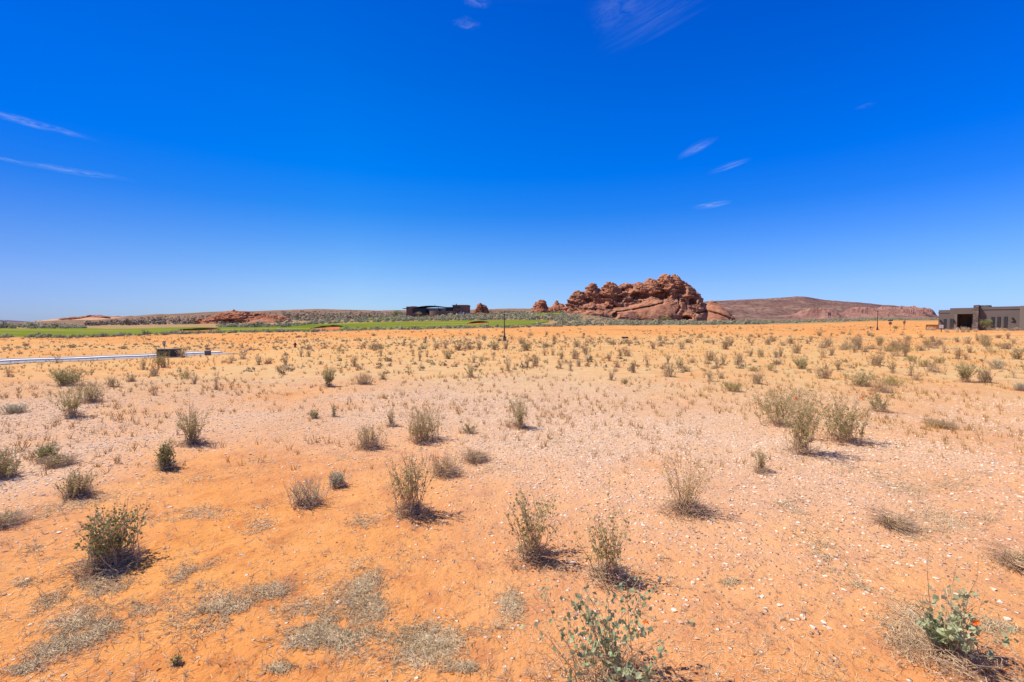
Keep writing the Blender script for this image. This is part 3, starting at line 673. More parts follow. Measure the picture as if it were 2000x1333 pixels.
rock('rock_butte', [
    (1110, 611, 602, 40, -4, 12, 2.2), (1128, 614, 564, 30, 0, 15, 1.35), (1141, 615, 573, 22, 1, 13, 2.2), (1150, 616, 590, 30, -10, 14, 2.2), (1157, 616, 552, 27, 2, 15, 1.4), (1172, 618, 567, 22, 1, 14, 2.4), (1178, 620, 590, 34, -10, 15, 2.4),
    (1191, 620, 547.5, 38, 0, 18, 1.5), (1209, 621, 558, 20, 1, 16, 3.0), (1222, 622, 553, 24, 3, 18, 3.0), (1245, 622, 552, 30, 4, 18, 4.0), (1240, 622, 554.5, 44, 6, 18, 5.0), (1275, 623, 545, 36, 6, 18, 3.5), (1270, 624, 543, 30, 2, 20, 2.4), (1295, 624, 534, 23, 2, 20, 2.6),
    (1314, 625, 536, 22, 3, 20, 2.6), (1320, 625, 545, 40, 4, 24, 2.4), (1335, 625, 556, 40, 3, 22, 2.0), (1290, 626, 580, 85, -8, 22, 2.0), (1260, 625, 586, 75, -6, 20, 1.8), (1345, 626, 575, 34, -6, 18, 1.8),
    (1343, 626.5, 606, 27, -22, 13, 2.2), (1390, 627, 586, 50, -8, 22, 1.15, 0.85), (1372, 627, 596, 26, -4, 16, 2.0), (1210, 623, 600, 48, -16, 14, 1.8), (1160, 617, 604, 40, -18, 10, 2.2)],
    318, 0.42, M['rock'], 'big red-brown sandstone butte with stacked ledges and smooth lower slabs', 'rock formation',
    slabs=[(1270, 609, 80, 22, 0.95), (1396, 612, 40, 22, 1.0), (1215, 610, 46, 14, 0.8), (1150, 611, 40, 7, 0.5)],
    hollows=[(1253, 577, 24, 10, 6), (1292, 576, 24, 7, 5), (1226, 562, 17, 8, 4), (1300, 556, 14, 9, 4), (1336, 567, 10, 13, 3.5), (1354, 589, 9, 8, 5), (1344, 620, 14, 6, 7), (1196, 600, 14, 5, 5), (1203, 616, 8, 7, 4), (1210, 582, 12, 9, 3), (1150, 585, 10, 5, 3), (1180, 578, 8, 6, 2.5)],
    cracks=[[(1205, 609), (1240, 605), (1270, 599), (1295, 592)], [(1325, 580), (1330, 600), (1322, 612)], [(1362, 612), (1380, 608), (1400, 612), (1428, 622)]], seed=1)
rock('rock_pinnacle', [(1057, 609, 584.5, 15, 0, 8, 2.6), (1048, 609, 588, 10, 1, 7, 2.0), (1056, 610, 596, 24, -2, 10, 1.6)], 316, 0.35, M['rock_orange'],
     'blunt red rock pinnacle standing apart before the big butte, the outermost one', 'rock formation', disp=0.6, seed=4)
rock('rock_pinnacle', [(1087, 610, 586.5, 9, 0, 6, 2.0), (1092, 611, 592, 22, 0, 9, 1.8), (1103, 611, 598, 22, -2, 8, 1.8), (1075, 609, 600, 18, -2, 8, 2)], 315, 0.35, M['rock_orange'],
     'low knobbly red pinnacle between the blunt pinnacle and the butte', 'rock formation', disp=0.6, seed=5)
rock('rock_outcrop', [
    (455, 640, 607, 60, 4, 11, 1.8), (458, 610, 603.5, 4, 4, 2, 3.0), (425, 640, 616, 38, 2, 9, 1.6), (478, 638, 608, 32, 4, 10, 2.0), (507, 637, 610, 48, 6, 11, 1.6), (538, 637, 614.5, 46, 2, 10, 1.5),
    (510, 638, 624, 44, -5, 8, 1.8), (392, 640, 620, 14, 3, 4, 4.0), (405, 640, 634, 44, -4, 5, 1.8), (365, 641, 633, 22, 0, 4, 1.8)],
    205, 0.28, M['rock_orange'], 'long low red sandstone outcrop with sloping slabs behind the fairway', 'rock formation', disp=0.42,
    slabs=[(510, 628, 45, 9, 0.85), (420, 632, 40, 5, 0.6)], hollows=[(445, 628, 40, 6, 2.2), (500, 615, 20, 3, 2.0), (402, 630, 6, 4, 1)], tilt=-0.25, seed=6)
rock('rock_boulder', [(938, 614, 591, 10, 0, 6, 2.6), (944, 614, 594, 16, 1, 7, 1.6), (955, 614, 604, 16, 0, 5, 1.6), (932, 614, 600, 8, -1, 4, 2.0), (968, 614, 609, 18, -2, 4, 2.0)], 285, 0.3, M['rock_orange'],
     'rounded red boulder with a tail of low rock beside the clubhouse', 'rock formation', disp=0.45, seed=8, strata=0.7)
rock('rock_outcrop', [(128, 624, 620.5, 9, 0, 30, 2), (150, 622.5, 618.5, 14, 0, 40, 2), (168, 622, 617, 10, 10, 40, 2.5), (177, 621, 615, 5, 0, 25, 2.5), (190, 622, 617.5, 16, 0, 40, 2.2), (205, 622, 617, 8, 10, 30, 3), (245, 623, 618.6, 9, 0, 30, 2.2), (256, 623, 619.5, 6, 0, 20, 2)],
     2450, 2.2, M['rock'], 'dark red rocks crowning the pale far dune', 'rock formation', disp=2.6, seed=12)
rock('rock_outcrop', [(286, 630, 626.5, 9, 0, 5, 2.5), (296, 630, 627, 8, 1, 5, 2.5), (313, 629.5, 625.5, 9, 0, 5, 2.5), (322, 629.5, 626.5, 6, 0, 4, 2.5)], 520, 0.6, M['rock'], 'pair of low dark ledges high on the scrub plateau', 'rock formation', disp=0.8, seed=14)
rock('rock_outcrop', [(295, 637, 633.5, 10, 0, 2.5, 3), (310, 637, 634.5, 12, 0, 2, 2.5), (325, 638, 636, 16, -1, 2, 2)], 190, 0.25, M['rock_orange'], 'small dark red ledge of rock on the scrub slope beyond the fairway', 'rock formation', disp=0.3, seed=9)

# ------------------------------------------------------------------ houses
def clubhouse():
    Y = 288.0; k = Y / F
    def X(px): return (px - 1000) * k
    def Z(row): return zrow(850, row, Y)
    X0, Z0 = X(850), Z(622)
    r = empty('clubhouse', (X0, Y, Z0), 0, 'brown stucco clubhouse with dark sweeping roof above the fairway', 'building')
    def x(px): return X(px) - X0
    def z(row): return Z(row) - Z0
    mb = MB(); mb.box(x(796), x(818), -3, 10, z(624), z(599.5)); mb.box(x(803), x(812), 0, 8, z(599.5), z(598.6)); mb.build('wall', M['stucco_brown'], r, 0.05)
    mb = MB(); mb.box(x(885), x(915), -2, 12, z(624), z(596.6)); mb.box(x(884), x(916), -2.3, 12.3, z(597.5), z(596.2)); mb.build('wall', M['stucco_brown'], r, 0.05)
    mb = MB(); mb.box(x(818), x(885), 3, 16, z(624), z(602)); mb.build('wall', M['stucco_dark'], r)
    n = 24; v, f = [], []
    for i in range(n + 1):
        t = i / n; px = 811 + (884 - 811) * t; row = 602.6 - 5.4 * math.sin(math.pi * min(1, t * 0.95) ** 0.85) ** 1.0 * (1 - 0.25 * t)
        v += [(x(px), -3.5, z(row + 1.4)), (x(px), -3.5, z(row)), (x(px), 16, z(row - 0.3)), (x(px), 16, z(row + 1.2))]
    for i in range(n):
        for c in range(4): f.append((i * 4 + c, i * 4 + (c + 1) % 4, i * 4 + 4 + (c + 1) % 4, i * 4 + 4 + c))
    f += [(0, 1, 2, 3), (n * 4 + 3, n * 4 + 2, n * 4 + 1, n * 4)]
    rf = MB().add(v, f).build('roof', M['roofdark'], r)
    MB().box(x(889), x(890.5), 4, 5, z(597), z(593.2)).build('chimney', M['dark'], rf)
    MB().box(x(847.5), x(848), 4, 4.2, z(599), z(594.5)).build('antenna', M['dark'], rf)
    MB().box(x(789.5), x(800), -3.8, 6, z(603.8), z(602.8)).build('canopy', M['dark'], r)
    MB().box(x(808), x(834), -3.2, 3, z(612), z(603.5)).build('terrace_screen', M['roofdark'], r)
    MB().box(x(872), x(885.5), -3.0, 3, z(608), z(600.5)).build('terrace_screen', M['roofdark'], r)
    MB().box(x(884), x(900), -4.2, -2.0, z(601.6), z(600.5)).build('canopy', M['dark'], r)
    for a, b in ((833.2, 838), (838.6, 842), (842.6, 847), (847.6, 851.5), (852, 856.2)):
        w = MB().box(x(a) - .12, x(b) + .12, 2.86, 2.98, z(608.2), z(602.4)).build('window', M['dark'], r)
        MB().box(x(a), x(b), 2.78, 2.855, z(607.8), z(603)).build('pane', M['glass_sky'], w)
    w = MB().box(x(859.6), x(870.4), 2.86, 2.98, z(608.2), z(602.6)).build('window', M['dark'], r); MB().box(x(860), x(870), 2.78, 2.855, z(607.8), z(603.3)).build('pane', M['glass_sky'], w)
    for a, b in ((886.5, 889), (892.5, 895.5), (900.5, 902.5)):
        w = MB().box(x(a) - .1, x(b) + .1, -2.1, -2.003, z(608.5), z(602.4)).build('window', M['dark'], r); MB().box(x(a), x(b), -2.16, -2.103, z(608.2), z(602.8)).build('pane', M['glass'], w)
    for px in (815, 822, 829, 858, 873, 880): MB().box(x(px) - .12, x(px) + .12, -3.1, -2.8, z(612), z(601)).build('post', M['dark'], r)
    n = 20; v, f = [], []
    for i in range(n + 1):
        a = math.pi * i / n; px = 868 - 27 * math.cos(a); yy = -3 - 6 * math.sin(a)
        v += [(x(px), yy, z(622)), (x(px), yy, z(608.4)), (x(px), yy + 0.5, z(608.4)), (x(px), yy + .5, z(622))]
    for i in range(n):
        for c in range(3): f.append((i * 4 + c, i * 4 + 4 + c, i * 4 + 5 + c, i * 4 + c + 1))
    MB().add(v, f).build('terrace_wall', M['stucco_brown'], r)
    MB().box(x(831), x(908), -13.5, -13, z(625), z(617.6)).build('terrace_wall', M['stucco_dark'], r)
    MB().box(x(824), x(842), -10, -9.5, z(620), z(612)).build('terrace_wall', M['stucco_dark'], r)
    MB().prism([(x(907), z(621)), (x(909.2), z(621)), (x(911), z(611)), (x(908.6), z(611))], -13.4, -12).build('side_stair', M['white'], r)
    mb = MB()
    for i in range(8): mb.box(x(896.5 + i), x(897.6 + i), -10, -8, z(620), z(614.5 - i * 0.8))
    mb.build('stair', M['walk'], r)
    MB().box(x(911), x(934), -9, -8.6, z(622), z(612)).build('terrace_wall', M['walk'], r)
clubhouse()

def modern_house():
    P0 = np.array([83.4, 82.0]); w = np.array([0.62, -0.7846]); ang = math.atan2(w[1], w[0])
    def S(px): u = px - 1000.0; return (u * P0[1] - 900 * P0[0]) / (900 * w[0] - u * w[1])
    def yy(s): return P0[1] + s * w[1]
    zb = zrow(1915, 645.5, 82.0)
    r = empty('modern_house', (P0[0], P0[1], zb), ang, 'flat-roofed taupe stucco house with a stone pillar and dark porch', 'building')
    def z(px, row): return zrow(px, row, yy(S(px))) - zb
    L = -0.8
    zl, zm, zc, zr = z(1840, 606), z(1878, 602), z(1906, 596.3), z(1950, 599.2)
    s0, s1, s2, s3, s4, s5, s6 = S(1832), S(1854.5), S(1868.5), S(1900.5), S(1911), S(1929), S(1992)
    zo = z(1885, 613.8)
    MB().box(s0, s1, 0, 9, L, zl).box(s0 - .06, s1, -.06, 9, zl - .55, zl - .35).build('wall', M['stucco'], r, 0.02)
    mb = MB(); mb.box(s1, s2, -.25, 9, L, zm).box(s2, s3, -.25, 0.5, zo, zm).box(s2, s3, 3.2, 9, L, zm).box(s3 - .25, s3, 0.5, 3.2, L, zm).box(s2, s3, 0.5, 3.2, zo + .1, zm - .1)
    mb.build('wall', M['stucco'], r, 0.02)
    MB().box(s2 - .32, s2 + .02, -.29, -.252, L, zo).build('pilaster', M['stucco_light'], r)
    MB().box(s2 + 1.0, s2 + 2.0, 3.1, 3.195, L, 2.3).build('door', M['dark'], r)
    MB().box(s3 + .01, s4, -.75, 1.2, L, zc).build('stone_pillar', M['stone'], r, 0.03)
    MB().box(s4, s5, 0.9, 4, zr - .1, zc - .03).build('parapet', M['stone'], r, 0.03)
    MB().box(s4 + .003, s6, 0, 9, L, zr).box(s4 + .01, s6, -.07, 0.0, zr - .5, zr - .32).build('wall', M['stucco'], r, 0.02)
    MB().box(s6 + .003, s6 + 9, -1.4, 9, L, zr + .02).build('wall', M['stucco_light'], r, 0.02)
    for a, b, fy, r0, r1 in ((1842.2, 1847.6, 0, 623.6, 641), (1851.6, 1856.6, 0, 623.2, 641), (1934.6, 1941.6, 0, 619.6, 640), (1946.8, 1953.2, 0, 619.2, 640), (1959.6, 1966.6, 0, 618.8, 640)):
        A, B = S(a), S(b); y0 = fy - (.25 if a > 1850 and a < 1860 else 0); z0, z1 = z(a, r1), z(a, r0)
        if a > 1850 and a < 1860: A, B = max(A, s1 + .03), max(B, s1 + .5)
        fr = MB().box(A, B, y0 - .05, y0 - .003, z0, z1).build('window', M['dark'], r)
        MB().box(A + .05, (A + B) / 2 - .02, y0 - .065, y0 - .052, z0 + .06, z1 - .06).box((A + B) / 2 + .02, B - .05, y0 - .065, y0 - .052, z0 + .06, z1 - .06).build('pane', M['glass'], fr)
    for px, row, fy in ((1836.3, 627.5, 0), (1862.3, 627, -.25), (1922.3, 624, 0), (1977, 623, 0)):
        s, zz = S(px), z(px, row)
        mb = MB(); mb.box(s - .05, s + .05, fy - .10, fy - .003, zz + .05, zz + .15); mb.tube([(s, fy - .16, zz - .18), (s, fy - .16, zz + .16)], [.11, .13], 8); mb.tube([(s, fy - .16, zz + .16), (s, fy - .16, zz + .23)], [.15, .05], 8)
        mb.build('wall_lantern', M['dark'], r)
    s, zz = S(1978), z(1978, 629.4); mb = MB()
    for i in range(3): mb.box(s - .2 + i * .15, s - .09 + i * .15, -.03, -.003, zz - .12, zz + .12)
    mb.build('house_number', M['dark'], r)
    MB().box(S(1975), S(1992), -2.6, -2.3, L, z(1985, 641.6)).build('planter_wall', M['stucco_light'], r)
modern_house()

def rust_fence():
    a = at(1808, 646, 90.5); b = at(1833.5, 646, 88.0); d = b - a; ln = d.length
    t = empty('panel_fence', a, math.atan2(d.y, d.x), 'low rust-brown panel fence running up to the taupe house', 'fence')
    h = zrow(1808, 634.5, 90.5) - a.z
    mb = MB()
    for i in range(9): mb.box(i * ln / 9 + .01, (i + 1) * ln / 9 - .01, 0, .04, 0, h - .05)
    mb.build('panel', M['rust'], t)
    MB().box(0, ln, -.03, .07, h - .05, h).build('rail', M['dark'], t)
    for i in (0, 4.5, 9): MB().box(i * ln / 9 - .04, i * ln / 9 + .04, .041, .12, -.3, h - .055).build('post', M['dark'], t)
rust_fence()

# ------------------------------------------------------------------ street furniture
def street_lamp(px, rb, rt, Y, label, tilt=0):
    p = at(px, rb, Y); h = zrow(px, rt, Y) - p.z
    t = empty('street_lamp', p, 0, label, 'street lamp', 'dark lamp posts'); t.rotation_euler[1] = tilt
    MB().tube([(0, 0, -.3), (0, 0, .12)], [.34, .34], 14).build('base', M['walk'], t)
    MB().tube([(0, 0, .12), (0, 0, .2), (0, 0, .75), (0, 0, .85)], [.22, .2, .11, .07], 10).build('skirt', M['dark'], t)
    MB().tube([(0, 0, .8), (0, 0, h * .95)], [.075, .05], 10).build('pole', M['dark'], t)
    MB().tube([(0, 0, h * .94), (0, 0, h * .965), (0, 0, h * .975), (0, 0, h)], [.06, .15, .17, .03], 12).build('lamp_head', M['dark'], t)
street_lamp(985.5, 667.5, 613, 58, 'dark lamp post standing in open desert before the clubhouse fairway', -0.012)
street_lamp(1713.5, 646, 607, 96, 'dark lamp post near the stop sign and the taupe house', -0.01)

def stop_sign():
    Y = 112.0; p = at(1738.5, 641.5, Y)
    t = empty('stop_sign', p, math.radians(-18), 'red octagonal stop sign with a green street-name plate on top', 'road sign')
    zc = zrow(1738.5, 631.8, Y) - p.z; zt = zrow(1738.5, 626.5, Y) - p.z; r = .40
    MB().tube([(0, .03, -.3), (0, .03, zt + .1)], [.035, .035], 8).build('post', M['greybox'], t)
    pl = MB().prism([(r * math.cos(math.pi / 8 + k * math.pi / 4), zc + r * math.sin(math.pi / 8 + k * math.pi / 4)) for k in range(8)], -.02, -.005).build('sign_plate', M['white'], t)
    MB().prism([(r * .93 * math.cos(math.pi / 8 + k * math.pi / 4), zc + r * .93 * math.sin(math.pi / 8 + k * math.pi / 4)) for k in range(8)], -.025, -.021).build('sign_face', M['red'], pl)
    cu = bpy.data.curves.new('lettering', 'FONT'); cu.body = 'STOP'; cu.size = .30; cu.align_x = 'CENTER'; cu.align_y = 'CENTER'; cu.extrude = .002; cu.materials.append(M['white'])
    o = bpy.data.objects.new('tmp', cu); C.objects.link(o); me = bpy.data.meshes.new_from_object(o.evaluated_get(bpy.context.evaluated_depsgraph_get())); bpy.data.objects.remove(o)
    o = link('lettering', me, pl); o.rotation_euler = (math.pi / 2, 0, 0); o.location = (0, -.03, zc)
    MB().box(-.5, .5, -.02, 0, zt - .14, zt + .12).build('street_plate', M['greensign'], t)
    MB().box(-.02, 0, -.45, .45, zt + .14, zt + .36).build('street_plate', M['greensign'], t)
stop_sign()

def white_sign():
    Y = 78.0; p = at(1838.4, 645.5, Y); t = empty('yard_sign', p, math.radians(-30), 'small white notice on a black post in front of the taupe house', 'sign')
    z0, z1 = zrow(1838, 641.2, Y) - p.z, zrow(1838, 635.2, Y) - p.z
    MB().box(-.05, .05, 0, .08, -.3, z0 + .1).build('post', M['dark'], t)
    s = MB().box(-.24, .24, -.03, -.003, z0, z1).build('sign_plate', M['white'], t, .005)
    mb = MB()
    for i in range(4): mb.box(-.15, .15 - .06 * (i % 2), -.036, -.031, z0 + .12 + i * .09, z0 + .15 + i * .09)
    mb.build('printed_lines', M['greybox'], s)
white_sign()

def utility_boxes():
    p = hit(325, 698.5, True)[0]; Y = p[1]; k = Y / F; w, h = 35 * k, 15.3 * k
    t = empty('transformer_cabinet', p, math.radians(8), 'dark green steel utility cabinet beside the road', 'utility box')
    MB().box(-w / 2 - .1, w / 2 + .1, -.1, 1.0, -.3, .06).build('pad', M['walk'], t, .01)
    MB().box(-w / 2, w / 2, 0, .9, .06, h).build('cabinet', M['greenbox'], t, .02)
    MB().box(-w / 2 - .03, w / 2 + .03, -.03, .93, h + .002, h + .05).build('lid', M['greybox'], t, .012)
    MB().box(-w / 2 + .04, -.02, -.02, -.003, .12, h - .06).build('door', M['greenbox'], t, .005); MB().box(.02, w / 2 - .04, -.02, -.003, .12, h - .06).build('door', M['greenbox'], t, .005)
    p = hit(403.5, 695, True)[0]; k = p[1] / F; w, h = 8 * k, 10 * k
    t = empty('utility_pedestal', p, 0, 'small grey-brown utility pedestal by the kerb', 'utility box')
    MB().box(-w / 2, w / 2, 0, w, -.2, h * .9).build('cabinet', M['greybox'], t, .015); MB().box(-w / 2 - .02, w / 2 + .02, -.02, w + .02, h * .9 + .002, h).build('lid', M['walk'], t, .01)
    Y = 47.5; p = at(321, 688, Y); t = empty('marker_sign', p, math.radians(5), 'dark blue sign with a pale emblem on a thin post behind the utility cabinet', 'sign')
    z0, z1 = zrow(321, 673.6, Y) - p.z, zrow(321, 667, Y) - p.z
    MB().tube([(0, .03, -.3), (0, .03, z0 + .1)], [.03, .03], 8).build('post', M['wood'], t)
    s = MB().box(-.145, .145, -.02, 0, z0, z1).build('sign_plate', M['bluedark'], t, .01)
    MB().prism([(-.06, (z0 + z1) / 2 - .07), (.06, (z0 + z1) / 2 - .07), (.07, (z0 + z1) / 2 + .05), (0, (z0 + z1) / 2 + .1), (-.07, (z0 + z1) / 2 + .05)], -.026, -.021).build('emblem', M['white'], s)
    p = hit(1221.5, 662, True)[0]; k = p[1] / F
    t = empty('utility_box', p, 0, 'low flat dark utility box lying in the far shrubs', 'utility box')
    MB().box(-5.6 * k, 5.6 * k, 0, .6, -.1, 3.0 * k).build('cabinet', M['greenbox'], t, .02); MB().box(-5.9 * k, 5.9 * k, -.03, .63, 3.0 * k + .002, 3.0 * k + .04).build('lid', M['greenbox'], t, .01)
    p = hit(976.5, 666, True)[0]; k = p[1] / F
    t = empty('utility_box', p, 0, 'little dark utility box at the foot of a lamp post', 'utility box')
    MB().box(-2 * k, 2 * k, 0, .25, -.1, 3.2 * k).build('cabinet', M['greenbox'], t, .01); MB().box(-2.3 * k, 2.3 * k, -.02, .27, 3.2 * k + .002, 3.2 * k + .03).build('lid', M['greenbox'], t, .008)
utility_boxes()

def hydrant():
    p = hit(576.5, 679.5, True)[0]; h = 10.5 * p[1] / F; t = empty('fire_hydrant', p, 0.3, 'dark red fire hydrant among the far shrubs', 'fire hydrant')
    MB().tube([(0, 0, -.1), (0, 0, .04), (0, 0, .05), (0, 0, h * .72)], [.15, .15, .105, .10], 12).build('barrel', M['hydrant'], t)
    MB().tube([(0, 0, h * .72), (0, 0, h * .76), (0, 0, h * .9), (0, 0, h * .95), (0, 0, h)], [.14, .14, .09, .04, .035], 12).build('bonnet', M['hydrant'], t)
    MB().tube([(-.2, 0, h * .55), (.2, 0, h * .55)], [.055, .055], 10).build('nozzle', M['hydrant'], t); MB().tube([(0, 0, h * .5), (0, -.2, h * .5)], [.075, .075], 10).build('nozzle', M['hydrant'], t)
hydrant()

def marker_post(px, rb, rt, Y, w, label, mat, head=True):
    p = at(px, rb, Y); h = zrow(px, rt, Y) - p.z
    t = empty('marker_post', p, 0, label, 'marker post')
    MB().tube([(0, 0, -.3), (0, 0, h * (.6 if head else .93))], [w * .4, w * .4], 8).build('post', M['wood'] if head else mat, t)
    if head: MB().box(-w, w, -.05, .05, h * .55, h).build('sign_plate', mat, t, .01)
    else: MB().tube([(0, 0, h * .93), (0, 0, h)], [w * .6, w * .25], 8).build('cap', M['dark'], t)
marker_post(832, 667.5, 658, 62, .10, 'dark blue marker plate on a short post in the orange bank', M['bluedark'])
marker_post(878.5, 667, 660.5, 62, .06, 'slim dark stake without a plate in the orange bank', M['bluedark'], False)
marker_post(1140.5, 659, 651, 66, .11, 'dark blue marker plate before the butte, among low dark bushes', M['bluedark'])
marker_post(1700, 644.5, 638.5, 100, .12, 'short dark blue marker plate next to the far lamp post', M['bluedark'])
marker_post(609, 671, 644, 76, .05, 'tall thin brown stake in front of the red bunker', M['wood'], False)
marker_post(1474.5, 631, 625.5, 150, .10, 'thin dark stake in the sagebrush below the scrub hill', M['dark'], False)

# ------------------------------------------------------------------ plants
def rnd(seed): return np.random.default_rng(seed)
class PB:
    """plant builder: tapered stems and folded leaves with a tint per piece"""
    def __init__(s): s.V = []; s.I = []; s.C = []; s.T = []; s.n = 0
    def push(s, v, f, tint):
        v = np.asarray(v, float); f = np.asarray(f, int)
        s.V.append(v); s.I.append((f + s.n).ravel()); s.C.append(np.full(len(f), f.shape[1])); s.T.append(np.full(len(v), tint) if np.isscalar(tint) else tint); s.n += len(v)
    def stem(s, pts, r0, r1, tint):
        pts = np.asarray(pts, float); m = len(pts); rr = np.linspace(r0, r1, m)
        t = np.gradient(pts, axis=0); t /= np.linalg.norm(t, axis=1)[:, None] + 1e-9
        a = np.cross(t, [0.3, 0.9, 0.1]); a /= np.linalg.norm(a, axis=1)[:, None] + 1e-9; b = np.cross(t, a)
        k = np.array([0, 2.094, 4.189]); ring = pts[:, None] + rr[:, None, None] * (np.cos(k)[None, :, None] * a[:, None] + np.sin(k)[None, :, None] * b[:, None])
        f = [(i * 3 + j, i * 3 + (j + 1) % 3, i * 3 + 3 + (j + 1) % 3, i * 3 + 3 + j) for i in range(m - 1) for j in range(3)]
        s.push(ring.reshape(-1, 3), f, tint)
    def leaves(s, rng, P, size, wid=0.6, up=0.3, tint=None, fold=0.25):
        """P (n,3): leaf bases"""
        n = len(P)
        if n == 0: return
        d = rng.normal(size=(n, 3)); d[:, 2] += up; d /= np.linalg.norm(d, axis=1)[:, None]
        e = rng.normal(size=(n, 3)); e -= d * (e * d).sum(1)[:, None]; e /= np.linalg.norm(e, axis=1)[:, None] + 1e-9; u = np.cross(d, e)
        L = (size * rng.uniform(0.55, 1.3, n))[:, None]; W = L * wid * 0.5
        v = np.stack((P, P + d * L * .5 + e * W + u * L * fold * .4, P + d * L, P + d * L * .5 - e * W + u * L * fold * .4), 1).reshape(-1, 3)
        q = np.arange(n)[:, None] * 4; f = np.vstack((q + [0, 1, 2], q + [0, 2, 3]))
        tt = rng.uniform(0, 1, n) if tint is None else tint
        s.push(v, f, np.repeat(tt, 4))
    def mesh(s, name, mat):
        if s.n == 0: return None
        return mesh_from(name, np.vstack(s.V), np.concatenate(s.I), np.concatenate(s.C), mat, None, dict(tint=np.concatenate(s.T)))

def curve_pts(rng, base, az, out, h, m=6, bend=1.4, wob=0.02):
    t = np.linspace(0, 1, m); w = rng.normal(size=(m, 3)) * wob * t[:, None]
    return np.column_stack((base[0] + np.cos(az) * out * t ** bend, base[1] + np.sin(az) * out * t ** bend, base[2] + h * (t - 0.12 * t ** 3 * min(1, out / max(h, .01))))) + w

def shrub_parts(seed, H, W, stems=26, leaves=1400, lsize=0.018, lstart=0.35, side=3, dry=260, rstem=0.0028, bend=1.3, basew=0.16, flowers=0, tall=0, drysize=0.07, lwid=0.7, top=1.0, inner=0.0):
    """stems fan out of a woody base, leaves sit on the upper stems and their side shoots, dry twigs litter the foot"""
    rng = rnd(seed); st, lf, tw, fl = PB(), PB(), PB(), PB(); sites = []; tips = []
    for k in range(stems):
        az = rng.uniform(0, 2 * math.pi); q = math.sqrt(rng.uniform(0, 1)); out = W / 2 * q * rng.uniform(.75, 1.1); h = H * (1 - 0.25 * q ** 2) * rng.uniform(.70, 1.0) / 0.88
        h = min(h, H * 1.08)
        if k < tall: h = H * 1.45; out *= .4
        b = (rng.normal() * W * basew * .5, rng.normal() * W * basew * .5, -0.01)
        pts = curve_pts(rng, b, az, out, h, 6, bend, H * 0.025); st.stem(pts, rstem * rng.uniform(.8, 1.5), rstem * .35, rng.uniform(0.2, 1))
        tips.append(pts[-1]); seq = [pts]
        for j in range(rng.poisson(side)):
            t0 = rng.uniform(max(.15, lstart - .2), .9); i0 = t0 * 5; i = int(i0); p0 = pts[i] + (pts[min(i + 1, 5)] - pts[i]) * (i0 - i)
            p = curve_pts(rng, p0, az + rng.normal() * 1.1, H * rng.uniform(.06, .18), H * rng.uniform(.06, .2), 4, 1.1, H * .01)
            st.stem(p, rstem * .6, rstem * .25, rng.uniform(0.3, 1)); seq.append(p)
        sites.append(seq)
    allp = []
    for seq in sites:
        for c, p in enumerate(seq):
            n = max(1, int(leaves / stems / len(seq) * rng.uniform(.4, 1.5) * (1.6 if c == 0 else .8))); t = rng.uniform(lstart if c == 0 else 0.15, top, n) * (len(p) - 1)
            i = np.minimum(t.astype(int), len(p) - 2); allp.append(p[i] + (p[i + 1] - p[i]) * (t - i)[:, None])
    P = np.vstack(allp); P = P + rng.normal(size=P.shape) * lsize * .35
    clump = fbm3(P + seed, H * .22, 2, seed) * .5 + .5; tint = np.clip(clump * .7 + rng.uniform(-.1, .45, len(P)), 0, 1)
    szf = np.clip(1.15 - 0.5 * P[:, 2] / H, .5, 1.2)
    lf.leaves(rng, P, lsize * szf, lwid, .35, tint)
    for k in range(dry):
        r = W * min(.42, .30 * abs(rng.normal())); az = rng.uniform(0, 6.283); b = np.array([math.cos(az) * r, math.sin(az) * r, 0.0]); L = drysize * rng.uniform(.5, 1.8); a2 = rng.uniform(0, 6.283); e = rng.uniform(0.0, .9)
        p = b + np.array([[0, 0, 0], [math.cos(a2) * L * .5, math.sin(a2) * L * .5, L * e * .6], [math.cos(a2 + .5) * L, math.sin(a2 + .5) * L, L * e * .75]]) + [0, 0, rng.uniform(0, .10) * H * (1 if r < W * .3 else .15)]
        tw.stem(p, rstem * .7, rstem * .3, rng.uniform(0, 1))
    for k in range(flowers):
        p = tips[rng.integers(len(tips))]; q = p + rng.normal(size=3) * .015 - [0, 0, rng.uniform(0, .1) * H]
        fl.leaves(rng, np.repeat(q[None], 5, 0), .022, .9, .8)
    return st, lf, tw, fl

KINDS = {   # shrub kind -> (parameters, leaf material)
    'mallow': (dict(stems=30, leaves=1500, lstart=.34, dry=240), 'leaf_grey'),
    'bushy': (dict(stems=52, leaves=2600, lstart=.22, side=4, dry=300, basew=.4), 'leaf_grey'),
    'dark': (dict(stems=46, leaves=2600, lstart=.2, side=4, dry=260, basew=.3), 'leaf_dark'),
    'sparse': (dict(stems=16, leaves=420, lstart=.4, dry=150), 'leaf_grey'),
    'green': (dict(stems=70, leaves=2400, lstart=.3, side=2, dry=60, basew=.5, lsize=.02, lwid=.3, bend=1.1), 'leaf_green'),
    'silver': (dict(stems=70, leaves=2600, lstart=.3, side=3, dry=120, basew=.45, lsize=.015, lwid=.4), 'leaf_silver'),
    'dry': (dict(stems=46, leaves=160, lstart=.5, side=4, dry=420, basew=.5, drysize=.11, rstem=.0024), 'leaf_grey'),
}
NAMES = dict(mallow='leggy_shrub', bushy='rounded_shrub', dark='dark_shrub', sparse='sparse_shrub', green='green_shrub', silver='silver_shrub', dry='dry_shrub')

